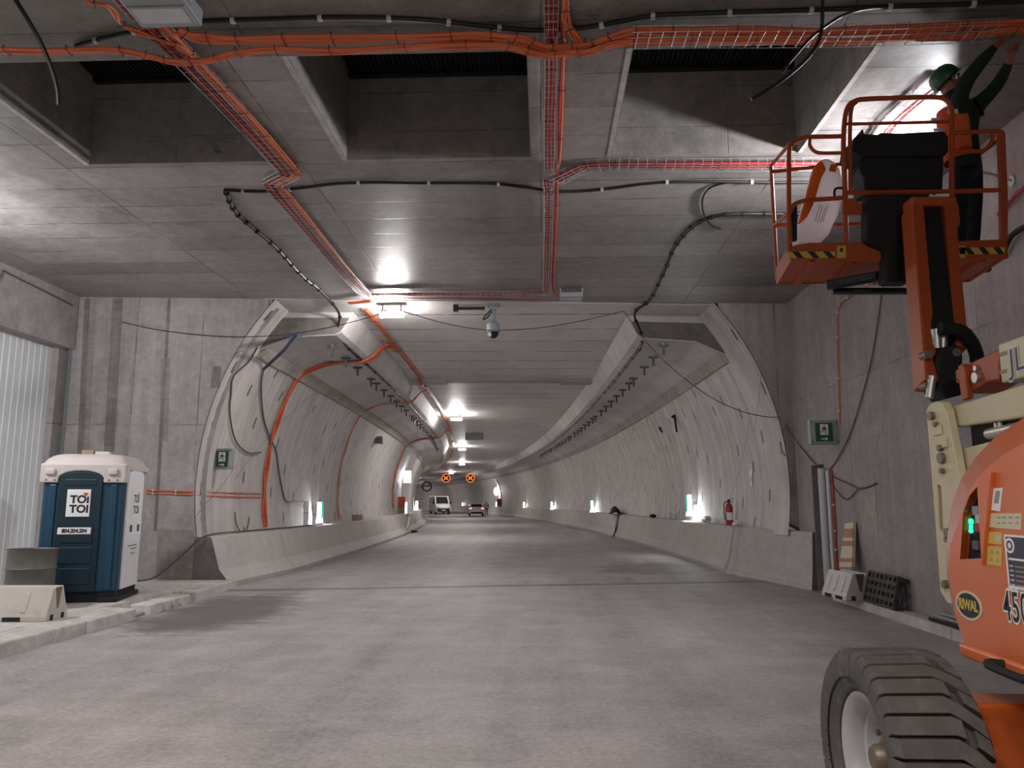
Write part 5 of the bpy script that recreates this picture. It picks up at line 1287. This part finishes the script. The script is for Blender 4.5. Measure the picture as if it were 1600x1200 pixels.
names = {(488, 797): 'nearest green lit marker on the left tunnel wall by the white pipes', (628, 792): 'lit marker beside the orange cabinet on the left tunnel wall',
         (1089, 786): 'nearest green lit marker on the right tunnel wall left of the extinguisher', (931, 789): 'second nearest lit marker on the right tunnel wall beyond the black tarp',
         (866, 789): 'third nearest lit marker on the right tunnel wall', (822, 789): 'fourth nearest lit marker on the right tunnel wall', (778, 788): 'lit marker left of the red cabinet on the right tunnel wall',
         (725, 788): 'lit marker on the curved wall between the van and the white car'}
for (px, py), nm in names.items(): marker(nm, px, py, 1.0 if px > 840 or px < 500 else 1.15)
for (s, nm) in ((66, 'lit marker left of the van, third on the left tunnel wall'), (78, 'green lit marker beside the van, fourth on the left tunnel wall')):
    p = T(s, -5.55, 1.42); t = thing('marker_light', nm, 'marker light', tuple(p), frame_rz(s), 'lit markers along the tunnel walls')
    b = MB(); b.box(-.10, .10, -.10, .10, -.3, .3); b.build('marker_box', m_lgrey, t); b = MB(); b.box(-.09, .09, -.106, -.1, -.27, .27); b.build('lit_face', g_sign if s < 70 else g_green, t)
    b = MB(); b.box(-.1, .1, -.11, .11, -.42, -.34); b.build('lamp', g_side, t)
def wall_sign(name, label, px, py, w, h, mat, oval=False, cat='sign'):
    p, s, u, z = at_lining(px, py); side = 1 if u > 0 else -1
    t = thing(name, label, cat, tuple(T(s, u - side * (.12 + w / 2), z)), frame_rz(s))
    b = MB()
    if oval: b.prism([(w / 2 * math.cos(2 * PI * i / 24), h / 2 * math.sin(2 * PI * i / 24)) for i in range(24)], lambda a_, c_, d: (a_, d, c_), -.06, .06)
    else: b.box(-w / 2, w / 2, -.06, .06, -h / 2, h / 2)
    b.build('lit_panel', mat, t)
    b = MB(); b.box(min(0, side * (w / 2 + .12)), max(0, side * (w / 2 + .12)), .06, .10, -.05, .05); b.build('arm', m_zinc, t)
    return t
wall_sign('lit_sign', 'glowing white sign above the orange cabinet on the left tunnel wall', 628, 745, .40, .70, g_sign)
wall_sign('lit_sign', 'glowing oval sign above the red cabinet on the right tunnel wall', 780, 768, .55, 1.0, g_sign, True)
def cabinet(label, px, py, w, h, mat):
    p, s, u, z = at_lining(px, py); side = 1 if u > 0 else -1; zb = .97 if side < 0 else 1.06
    t = thing('hydrant_cabinet', label, 'cabinet', tuple(T(s, u - side * .26, zb)), frame_rz(s))
    b = MB(); b.box(-w / 2, w / 2, -.2, .2, .0, h * .42); b.build('cabinet_base', m_pin, t)
    b = MB(); b.box(-w / 2, w / 2, -.2, .2, h * .36, h); b.build('cabinet_body', mat, t, bevel=.015)
    b = MB(); b.box(-w * .4, w * .4, -.21, -.19, h * .42, h * .94); b.build('cabinet_door', mat, t, bevel=.006)
cabinet('orange hydrant cabinet on the left barrier below the glowing white sign', 620, 797, .40, .95, m_redorange)
cabinet('small red cabinet far off on the right tunnel wall', 783, 787, .55, 1.0, m_red)
def coil():
    p = T(70, -4.6, 3.15); p = atY(667, 760, 66); t = thing('cable_coil', 'dark round coil hanging by the left tunnel wall in the bend', 'coil', tuple(p))
    for r, k_ in ((.40, .05), (.36, .035)):
        b = MB(); b.tube([(r * math.cos(2 * PI * i / 28), -.03 * (r > .38), r * math.sin(2 * PI * i / 28)) for i in range(28)], k_, 8, close=True); b.build('coil_ring', m_cable, t, smooth=True)
    b = MB(); b.tube(smoothline([(-.36, 0, -.05), (-.15, 0, .05), (.1, 0, .02), (.28, 0, .22)], 5), .045, 8); b.build('coil_strand', m_cable, t, smooth=True)
    b = MB(); b.tube([(-.1, 0, .4), (-.4, 0, .8)], .015, 6); b.build('coil_cord', m_cable, t)
coil()
def lane_signal(label, px, py):
    p = atY(px, py, 92.0); t = thing('lane_signal', label, 'lane signal', tuple(p), 0, 'crosses over the lanes')
    b = MB(); b.cyl((0, -.02, 0), (0, .2, 0), .52, 28); b.build('signal_disc', m_ink, t)
    b = MB(); b.lathe([(.45, 0), (.51, 0), (.51, .02), (.45, .02)], (0, -.02, 0), (0, -1, 0), 28); b.build('signal_ring', g_cross, t)
    for a in (PI / 4, -PI / 4):
        b = MB(); d_ = Vector((math.cos(a) * .36, 0, math.sin(a) * .30)); b.bar(Vector((0, -.06, 0)) - d_, Vector((0, -.06, 0)) + d_, .04, .10); b.build('cross_bar', g_cross, t)
    b = MB(); b.box(-.05, .05, .02, .1, .5, 5.66 - p.z); b.build('hanger', m_zinc, t)
lane_signal('left one of the two orange lit crosses over the lanes', 697, 747); lane_signal('right one of the two orange lit crosses over the lanes', 735, 747)
def extinguisher():
    p = T(18.9, 5.56, 1.06); t = thing('fire_extinguisher', 'red fire extinguisher standing on the right barrier', 'fire extinguisher', tuple(p))
    b = MB(); b.lathe([(0, 0), (.085, 0), (.09, .02), (.09, .42), (.075, .48), (.035, .52), (.03, .55), (0, .55)], n=24); b.build('cylinder', m_red, t, smooth=True)
    b = MB(); b.lathe([(.0925, .12), (.0925, .30)], n=24, arc=2 * PI * .35, ref=(-.8, -.6, 0)); b.build('label', m_white, t, smooth=True)
    b = MB(); b.box(-.03, .03, -.03, .03, .54, .60); b.bar((-.02, 0, .60), (.12, 0, .64), .03, .015); b.bar((-.02, 0, .575), (.11, 0, .565), .03, .015); b.build('valve_handle', m_blackmetal, t)
    b = MB(); b.tube(smoothline([(-.03, 0, .56), (-.11, 0, .52), (-.115, 0, .35), (-.105, -.02, .12)], 5), .014, 8); b.build('hose', m_cable, t, smooth=True)
extinguisher()
def tarp():
    p = T(36.6, 5.35, 1.05); t = thing('tarpaulin', 'black tarpaulin bunched on the right barrier and hanging down a joint', 'tarpaulin', tuple(p))
    b = MB(); n = 12; vs = []
    rnd = random.Random(3)
    for i in range(n + 1):
        for j in range(7):
            x = (j / 6 - .5) * 1.0; y = (i / n - .5) * 1.8; z = .30 * (1 - (2 * j / 6 - 1) ** 2) ** .7 * (.4 + .6 * math.sin(PI * i / n)) * (.7 + .6 * rnd.random()) + .01
            vs.append((x * .5, y, z))
    b.add(vs, [(i * 7 + j, i * 7 + j + 1, (i + 1) * 7 + j + 1, (i + 1) * 7 + j) for i in range(n) for j in range(6)]); o = b.build('bunched_sheet', m_black, t, smooth=True)
    o.modifiers.new('thick', 'SOLIDIFY').thickness = .02
    b = MB(); b.prism([(-.03, .03), (-.06, -.72), (-.22, -.98), (-.30, -1.02), (-.27, -1.03), (-.16, -.98), (-.03, -.70)], lambda a_, c_, d: (a_ + .0, d, c_), -.75, -.35); b.build('hanging_sheet', m_pin, t, bevel=.01)
tarp()
# small things on the barrier tops
def blockthing(name, label, cat, p, parts):
    t = thing(name, label, cat, tuple(p))
    for nm, mat, fn in parts: b = MB(); fn(b); b.build(nm, mat, t, bevel=.006)
    return t
blockthing('sheet_roll', 'grey roll lying on the right barrier beside the nearest marker', 'roll', T(21.2, 5.56, 1.06), [('roll_body', m_lgrey, lambda b: b.cyl((-.02, -.35, .09), (.02, .35, .09), .09, 16)), ('roll_core', m_pin, lambda b: b.cyl((-.021, -.352, .09), (-.02, -.34, .09), .03, 10))])
blockthing('bucket', 'small grey bucket on the right barrier left of the nearest marker', 'bucket', T(25.2, 5.5, 1.06), [('bucket_body', m_grey, lambda b: b.lathe([(0, 0), (.09, 0), (.12, .22), (.105, .22), (.085, .02), (0, .02)], n=18)), ('bucket_rim', m_lgrey, lambda b: b.lathe([(.12, .20), (.13, .20), (.13, .225), (.12, .225)], n=18))])
blockthing('plastic_bag', 'crumpled white bag on the right barrier beside the extinguisher', 'bag', T(18.35, 5.56, 1.05), [('bag_body', m_wsheet, lambda b: b.sphere((0, 0, .05), .10, .13, .055, 10, 7)), ('bag_knot', m_wsheet, lambda b: b.sphere((.03, .02, .11), .03, .03, .03, 8, 5))])
blockthing('rag_heap', 'dark rag heap on the right barrier between bucket and tarpaulin', 'rags', T(28.4, 5.45, 1.05), [('rags', m_black, lambda b: b.sphere((0, 0, .06), .13, .25, .07, 10, 7)), ('rag_fold', m_pin, lambda b: b.sphere((.02, .12, .09), .06, .1, .05, 8, 5))])
blockthing('brick_stack', 'brown wooden block on the left barrier below the second orange arch', 'block', T(28.5, -5.35, .95), [('block', m_cardboard, lambda b: b.box(-.1, .1, -.45, .45, 0, .18)), ('block_top', m_pin, lambda b: b.box(-.09, .09, -.4, .4, .18, .21))])
def pipes():
    p = T(21.6, -5.45, .95)
    for i, (dx, dy, h, r) in enumerate(((0, 0, .68, .07), (.16, .25, .62, .055))):
        t = thing('plastic_pipe', ('thicker' if i == 0 else 'thinner') + ' white plastic pipe standing on the left barrier by the nearest marker', 'pipe', (p.x + dx, p.y + dy, .95))
        b = MB(); b.lathe([(r - .008, 0), (r, 0), (r, h), (r - .008, h), (r - .008, 0)], n=18); b.build('pipe_wall', m_wsheet, t, smooth=True)
        b = MB(); b.lathe([(r, h * .5), (r + .008, h * .5), (r + .008, h * .56), (r, h * .56)], n=18); b.build('pipe_collar', m_lgrey, t)
pipes()
# paper notice and strap near the right arch
p, s, u, z = at_lining(1173, 740, .02); t = thing('paper_notice', 'white paper notice with a red figure on the right tunnel wall', 'notice', tuple(p), frame_rz(s) + PI / 2)
tilt = math.asin(max(-1, min(1, (z - ZC) / RI)))
b = MB(); b.box(-.10, .10, -.004, .004, -.28, .28); b.build('paper', m_white, t); b = MB(); b.prism([(-.05, .18), (.06, .20), (.03, .05), (-.02, .08)], lambda a_, c_, d: (a_, d, c_), .004, .008); b.build('red_mark', m_red, t)
b = MB(); b.prism([(-.05, -.05), (.05, -.10), (.04, -.22), (-.02, -.16)], lambda a_, c_, d: (a_, d, c_), .004, .008); b.build('grey_mark', m_grey, t)
p, s, u, z = at_lining(1057, 660, .05); t = thing('wall_bracket', 'black bracket hanging high on the right tunnel wall', 'bracket', tuple(p)); b = MB(); b.bar((0, 0, -.30), (-.06, 0, .22), .05, .07, (0, 1, 0)); b.build('stem', m_black, t); b = MB(); b.bar((-.14, 0, .16), (.03, 0, .26), .07, .07, (0, 1, 0)); b.build('head', m_black, t)
p, s, u, z = at_lining(1032, 672, .05); t = thing('wall_bracket', 'small dark bracket left of the long black bracket on the right tunnel wall', 'bracket', tuple(p)); b = MB(); b.bar((-.05, 0, .1), (.06, 0, -.08), .05, .06, (0, 1, 0)); b.build('stem', m_black, t); b = MB(); b.bar((0, 0, .1), (0, 0, -.02), .05, .05, (0, 1, 0)); b.build('head', m_red, t)
p, s, u, z = at_lining(590, 688, .06); t = thing('wall_bracket', 'dark square bracket on the left tunnel wall between the orange arches', 'bracket', tuple(p)); b = MB(); b.box(-.1, .25, -.2, .2, -.14, .16); b.build('plate', m_pin, t, bevel=.01); b = MB(); b.bar((0, -.2, 0), (-.05, -.75, .12), .05, .05); b.build('arm', m_pin, t)
# orange strap at the corner of the right arch
cable('rope', 'orange rope tangle at the corner where the right tunnel ring meets the wall', 'rope', [WRp(1222, 655, .2), WRp(1225, 668, .2), WRp(1219, 676, .2), WRp(1224, 690, .2), WRp(1222, 697, .2), WRp(1226, 712, .2)], .02, m_ocable)

# T-shaped steel hangers under the ledges
m_hang = paint('dark_galvanised', (0.085, 0.09, 0.105), 0.5, 0.4, 0.2, 14)
def hanger_proto():
    t = thing('steel_hanger', '', 'hanger'); b = MB(); b.box(-.115, .115, -.03, .03, -.05, -.005); b.build('cross_piece', m_hang, t); b = MB(); b.box(-.03, .03, -.025, .025, -.24, -.05); b.build('stem', m_hang, t)
    b = MB(); b.box(-.02, .02, -.02, .02, -.005, .04); b.build('anchor', m_zinc, t)
    return t
h0 = hanger_proto(); first = True
for side, n, nm in ((-1, 26, 'left'), (1, 30, 'right')):
    for i in range(n):
        s = 16.9 + 1.36 * i + (0.5 if i % 7 == 3 else 0); u = side * 3.72
        t = h0 if first else copy_tree(h0); first = False
        t.location = T(s, u, 5.09); t.rotation_euler = (0, 0, frame_rz(s))
        t['label'] = ORD[i] + ' steel T hanger from the mouth under the %s ledge' % nm; t['group'] = 'T hangers under the %s ledge' % nm

# ------------------------------------------------------------------ right-hand wall side
plastic_barrier('white plastic barrier leaning tilted against the right wall', (4.74, 12.5, .135), math.radians(90 + 6), .78, .46, 0.0, m_wplastic)
def pallet():
    t = thing('plastic_pallet', 'dusty black plastic pallet leaning on the right wall beside the white barrier', 'pallet', (4.86, 11.55, .13))
    L, H = .98, .46; Mx = Matrix.Translation((0, 0, .0)) @ Matrix.Rotation(math.radians(14), 4, 'Y')
    holes = []; rnd = random.Random(5); nx, nz = 7, 4
    for i in range(nx):
        for j in range(nz):
            cx, cz = -L / 2 + L * (i + .5) / nx, H * (j + .5) / nz; w, h_ = L / nx * (.28 + .06 * rnd.random()), H / nz * .27
            if (i + j) % 3 == 0: holes.append([(cx - w, cz - h_), (cx + w, cz - h_), (cx + w, cz + h_), (cx - w, cz + h_)])
            elif (i + j) % 3 == 1: holes.append([(cx + w * .9 * math.cos(a), cz + h_ * 1.1 * math.sin(a)) for a in [2 * PI * k_ / 10 for k_ in range(10)]])
            else:
                holes.append([(cx - w, cz - h_), (cx - w * .15, cz - h_), (cx - w * .15, cz + h_), (cx - w, cz + h_)]); holes.append([(cx + w * .2, cz - h_), (cx + w, cz - h_), (cx + w, cz + h_), (cx + w * .2, cz + h_)])
    b = MB(); b.plate([(-L / 2, 0), (L / 2, 0), (L / 2, H), (-L / 2, H)], holes, lambda a_, c_, d: Mx @ Vector((d, a_, c_)), -.09, -.05)
    b.build('deck', m_black_pallet, t)
    for i in range(3):
        z = (.02, .20, .38)[i]; b = MB(); b.box(-.05, .06, -L / 2, L / 2, z, z + .07, Mx); b.build('runner', m_black_pallet, t, bevel=.006)
    for i in range(3):
        y = (-L / 2 + .02, -.06, L / 2 - .14)[i]
        for z in (.02, .20, .38): b = MB(); b.box(-.05, .05, y, y + .12, z, z + .07, Mx); b.build('block', m_black, t, bevel=.006)
pallet()
def road_board():
    p0, p1 = atX(1312, 883, 4.85), atX(1326, 818, 4.98)
    t = thing('striped_board', 'faded red and white striped board standing behind the white barrier at the right wall', 'board', tuple(atX(1312, 886, 4.86)))
    P = lambda px, py, x: atX(px, py, x)
    b = MB(); c = [P(1310, 884, 4.84), P(1330, 884, 4.84), P(1333, 818, 4.97), P(1322, 816, 4.97)]; nrm = Vector((-.05, 0, .0))
    c = [P(1311, 886, 4.86), P(1331, 886, 4.86), P(1332, 850, 4.92), P(1333, 816, 4.99), P(1320, 818, 4.99), P(1316, 850, 4.92)]
    vs = c + [q + Vector((.05, 0, .01)) for q in c]; n = len(c)
    b.add(vs, [tuple(range(n)), tuple(range(2 * n - 1, n - 1, -1))] + [(i, (i + 1) % n, n + (i + 1) % n, n + i) for i in range(n)]); b.build('board', m_beige, t, world=True)
    def band(name, mat, y0, y1):
        f = lambda y: 4.86 + (886 - y) / 70 * .13 - .012
        q = [P(1311 + (886 - y) * .13, y, f(y)) for y in (y0, y1)]; r = [P(1332, y, f(y)) for y in (y0, y1)]
        b = MB(); b.add([q[0], r[0], r[1], q[1]] + [v + Vector((.01, 0, 0)) for v in (q[0], r[0], r[1], q[1])], [(0, 1, 2, 3), (7, 6, 5, 4), (0, 4, 5, 1), (1, 5, 6, 2), (2, 6, 7, 3), (3, 7, 4, 0)]); b.build(name, mat, t, world=True)
    m_fade = paint('faded_red_print', (0.42, 0.16, 0.11), 0.6, 0, 0.3, 14)
    band('red_band', m_fade, 878, 872); band('red_band', m_fade, 853, 848); band('red_band', m_fade, 840, 826); band('dark_band', m_cardboard, 849, 845)
road_board()
# grey pipe and wiring at the door niche
cable('conduit', 'thick grey pipe standing at the near edge of the door niche', 'pipe', [(WR - .07, 13.98, .0), (WR - .07, 13.98, 2.2)], .075, m_lgrey, k=1, n=14)
cable('conduit', 'thin white pipe in front of the thick grey pipe at the door niche', 'pipe', [(WR - .05, 13.78, .0), (WR - .05, 13.78, 2.16)], .03, m_wsheet, k=1, clips=5)
cable('conduit', 'red cable line down beside the pipes at the door niche', 'cable', [(WR - .02, 13.66, .1), (WR - .02, 13.68, .8), (WR - .03, 13.64, 1.3), (WR - .02, 13.66, 2.15)], .018, m_redorange, clips=4)
for i in range(3):
    cable('conduit', ('lowest', 'middle', 'topmost')[i] + ' of three thin pipes laid along the foot of the right wall', 'pipe', [(WR - .05 - .07 * (2 - i), y, .155 + .03 * i) for y in (5.2, 7.0, 8.6, 10.2)], .022, m_grey if i else m_dark, k=2)
# patched render on the right wall: slightly raised pale rectangles
m_patch = concrete('render_patch', (0.36, 0.325, 0.30), 'y', 'z', 3, 3, .01, .2, .05, None, .8, .3)
def patch(y0, y1, z0, z1, k_):
    b = MB(); b.box(WR - .006, WR + .01, y0, y1, z0, z1); structure(b, 'trim_%d' % k_, m_patch)
q0, q1 = atX(1342, 752, WR), atX(1373, 838, WR); patch(q1.y, q0.y, q1.z, q0.z, 90)
q0, q1 = atX(1348, 664, WR), atX(1380, 676, WR); patch(q1.y, q0.y, q1.z, q0.z, 91)

# stained pour joints and repair patches on the left end wall
m_joint = concrete('joint_filler', (0.17, 0.152, 0.137), 'x', 'z', 3, .9, .01, .3, .3, 'v', .85, .9)
m_stain = concrete('stained_strip', (0.235, 0.21, 0.192), 'x', 'z', 3, 1.2, .01, .3, .3, 'v', .85, .9)
m_repair = concrete('repair_concrete', (0.33, 0.305, 0.295), 'x', 'z', 3, 3, .01, .2, .1, None, .8, .5)
def strip(px0, py0, px1, py1, mat, k_, th=.006, lean=0):
    a, c, e, g = atFace(px0, py0, -th), atFace(px1, py0, -th), atFace(px1 - lean, py1, -th), atFace(px0 - lean, py1, -th)
    b = MB(); vs = [a, c, e, g] + [p + Vector((0, .03, 0)) for p in (a, c, e, g)]
    b.add(vs, [(0, 1, 2, 3), (7, 6, 5, 4), (0, 4, 5, 1), (1, 5, 6, 2), (2, 6, 7, 3), (3, 7, 4, 0)]); structure(b, 'trim_%d' % k_, mat)
for k_, a in enumerate(((176, 466, 192, 706, m_joint, .006, 14), (132, 466, 141, 720, m_joint, .005, 12), (141, 466, 150, 720, m_stain, .004, 12), (262, 466, 267, 830, m_joint, .005, 22),
                        (252, 560, 266, 690, m_stain, .004, 4), (256, 735, 303, 828, m_repair, .006, 0), (246, 826, 304, 905, m_stain, .004, 2), (333, 572, 346, 606, m_joint, .005, 4))):
    strip(*a[:5], 100 + k_, a[5], a[6])

# ------------------------------------------------------------------ vehicles and person far down the tunnel
def wheels(t, pts, r, w):
    for (x, y) in pts:
        b = MB(); b.lathe([(0, -w / 2), (r * .6, -w / 2), (r, -w * .4), (r, w * .4), (r * .6, w / 2), (0, w / 2)], (x, y, r), (1, 0, 0), 20); o = b.build('wheel', m_rubber, t, smooth=True)
        b = MB(); b.lathe([(0, -w / 2 - .01), (r * .55, -w / 2 - .01), (r * .55, w / 2 + .01), (0, w / 2 + .01)], (x, y, r), (1, 0, 0), 16); b.build('hubcap', m_rim, o)
def van():
    p = T(108, -.9, 0); t = thing('van', 'white van facing this way in the bend of the tunnel', 'van', tuple(p), math.radians(6 + 13))
    w, L = 2.0, 5.4; side = [(-L / 2, .35), (L / 2, .35), (L / 2, 2.25), (L / 2 - .3, 2.45), (-L / 2 + 1.6, 2.45), (-L / 2 + .75, 1.35), (-L / 2 + .1, 1.10), (-L / 2, .9)]
    b = MB(); b.prism(side, lambda a_, c_, d: (d, a_, c_), -w / 2, w / 2); b.build('van_body', m_carwhite, t, bevel=.08, segs=3)
    b = MB(); b.add([(-.85, -L / 2 + .82, 1.42), (.85, -L / 2 + .82, 1.42), (.75, -L / 2 + 1.52, 2.32), (-.75, -L / 2 + 1.52, 2.32)], [(0, 1, 2, 3)]); o = b.build('windscreen', m_dglass, t); o.modifiers.new('t', 'SOLIDIFY').thickness = .04
    for sx in (-1, 1):
        b = MB(); b.box(sx * 1.0 - .02, sx * 1.0 + .02, -L / 2 + 1.3, -L / 2 + 2.3, 1.4, 2.1); b.build('side_window', m_dglass, t)
        b = MB(); b.box(sx * .75 - .16, sx * .75 + .16, -L / 2 - .04, -L / 2 + .05, .82, 1.02); b.build('headlamp', m_glass, t, bevel=.02)
        b = MB(); b.box(sx * 1.18 - .1, sx * 1.18 + .1, -L / 2 + 1.0, -L / 2 + 1.12, 1.4, 1.7); b.build('wing_mirror', m_black, t)
    b = MB(); b.box(-.85, .85, -L / 2 - .05, -L / 2 + .05, .36, .78); b.build('bumper', m_black, t, bevel=.03); b = MB(); b.box(-.28, .28, -L / 2 - .06, -L / 2 - .05, .50, .62); b.build('number_plate', m_white, t)
    wheels(t, [(-.88, -1.75), (.88, -1.75), (-.88, 1.75), (.88, 1.75)], .35, .24)
van()
def car():
    p = T(93.6, 2.05, 0); t = thing('car', 'white car seen from behind, stopped in the tunnel lane', 'car', tuple(p), frame_rz(93.6) + math.radians(-6))
    w, L = 1.8, 4.3; low = [(-L / 2, .30), (L / 2, .30), (L / 2, .72), (L / 2 - .9, .95), (-L / 2 + .05, 1.02), (-L / 2, .85)]; cab = [(-L / 2 + .02, 1.0), (L / 2 - 1.3, .95), (L / 2 - 2.0, 1.42), (-L / 2 + .75, 1.48), (-L / 2 + .35, 1.40)]
    b = MB(); b.prism(low, lambda a_, c_, d: (d, a_, c_), -w / 2, w / 2); b.build('car_body', m_carwhite, t, bevel=.10, segs=3)
    b = MB(); b.prism(cab, lambda a_, c_, d: (d, a_, c_), -w / 2 + .12, w / 2 - .12); b.build('cabin', m_carwhite, t, bevel=.10, segs=3)
    b = MB(); b.add([(-.62, -L / 2 + .09, 1.08), (.62, -L / 2 + .09, 1.08), (.55, -L / 2 + .33, 1.36), (-.55, -L / 2 + .33, 1.36)], [(0, 1, 2, 3)]); o = b.build('rear_window', m_dglass, t); o.modifiers.new('t', 'SOLIDIFY').thickness = .05
    for sx in (-1, 1):
        b = MB(); b.box(sx * .72 - .16, sx * .72 + .16, -L / 2 - .02, -L / 2 + .08, .82, .98); b.build('tail_lamp', g_tail, t, bevel=.02)
        b = MB(); b.box(sx * .80 - .02, sx * .80 + .02, -1.2, .4, 1.05, 1.36); b.build('side_window', m_dglass, t)
    b = MB(); b.box(-.68, .68, -L / 2 - .03, -L / 2 + .05, .30, .50); b.build('bumper', m_black, t, bevel=.02); b = MB(); b.box(-.26, .26, -L / 2 - .02, -L / 2, .66, .78); b.build('number_plate', m_white, t)
    wheels(t, [(-.8, -1.3), (.8, -1.3), (-.8, 1.3), (.8, 1.3)], .31, .2)
car()
def far_person():
    fp = atZ(760, 805.6, 0); t = thing('person', 'person in a yellow vest standing beside the white car', 'person', tuple(fp))
    o_ = fp; n = []; e = []
    def N(p, r, frm=None):
        n.append((o_ + Vector(p), r, r)); i = len(n) - 1
        if frm is not None: e.append((frm, i))
        return i
    pel = N((0, 0, .95), .15); ch = N((0, 0, 1.30), .18, pel); nk = N((0, 0, 1.50), .06, ch); N((0, -.02, 1.64), .10, nk)
    for sx in (-1, 1):
        s_ = N((sx * .20, 0, 1.42), .07, ch); el = N((sx * .27, .02, 1.14), .05, s_); wr = N((sx * .28, -.06, .90), .036, el)
        hand_nodes(n, e, wr, o_ + Vector((sx * .28, -.08, .82)), (0, -.2, -1), (0, -1, 0), (sx, 0, 0), .2)
        h_ = N((sx * .10, 0, .86), .09, pel); kn_ = N((sx * .11, -.02, .48), .065, h_); an = N((sx * .12, .02, .09), .045, kn_); N((sx * .13, -.13, .04), .045, an)
    def pick(c):
        z = c.z
        if z > 1.53 or (z < .93 and abs(c.x - o_.x) > .215): return 1
        if z < .93: return 2 if z > .1 else 3
        return 0
    skin_body(n, e, 'body', [m_jacket, m_skin, m_trouser, m_boot], pick, t, pel)
    b = MB(); b.lathe([(.19, .92), (.205, 1.1), (.225, 1.3), (.20, 1.44), (.09, 1.5)], n=20); v = b.build('vest', m_hivis, t, smooth=True)
    b = MB(); b.lathe([(.209, 1.08), (.213, 1.14)], n=20); b.build('reflective_strip', m_reflect, v, smooth=True)
    b = MB(); b.lathe([(.14, 1.68), (.115, 1.69), (.105, 1.76), (.05, 1.80), (0, 1.81)], (0, -.02, 0), n=18); b.build('helmet', m_hivis, t, smooth=True)
far_person()
# flat dark pieces on the road edge by the left barrier
def drain(label, px, py, w):
    p = atZ(px, py, 0); t = thing('hose_end', label, 'hose', tuple(p))
    b = MB(); b.sphere((0, 0, .06), w, .22, .07, 12, 7); b.build('heap', m_black, t, smooth=True)
    return t, p
t, p = drain('dark hose end heaped on the road below the orange cabinet', 628, 836, .20)
b = MB(); q = T(44, -5.1, .98); b.tube(smoothline([q, T(43.5, -5.0, .7), T(41, -4.85, .3), p + Vector((0, 0, .08))], 5), .06, 8); b.build('hose', m_pin, t, world=True, smooth=True)
t, p = drain('small dark heap on the road just beyond the hose end', 646, 832, .22); b = MB(); b.sphere((.1, .1, .08), .12, .12, .06, 8, 5); b.build('clod', m_pin, t)

# red siren on the left lintel
t = thing('wall_siren', 'small red siren on the lower edge of the left concrete lintel', 'siren', (-9.2, 11.05, 4.64)); b = MB(); b.cyl((0, 0, .06), (.14, -.05, -.02), .07, 14, r2=.05); b.build('siren_horn', m_red, t, smooth=True); b = MB(); b.box(0, .05, -.06, .06, .06, .2); b.build('siren_mount', m_wsheet, t)

# ------------------------------------------------------------------ clean-up
for o in bpy.data.objects:
    if '_o' in o: del o['_o']
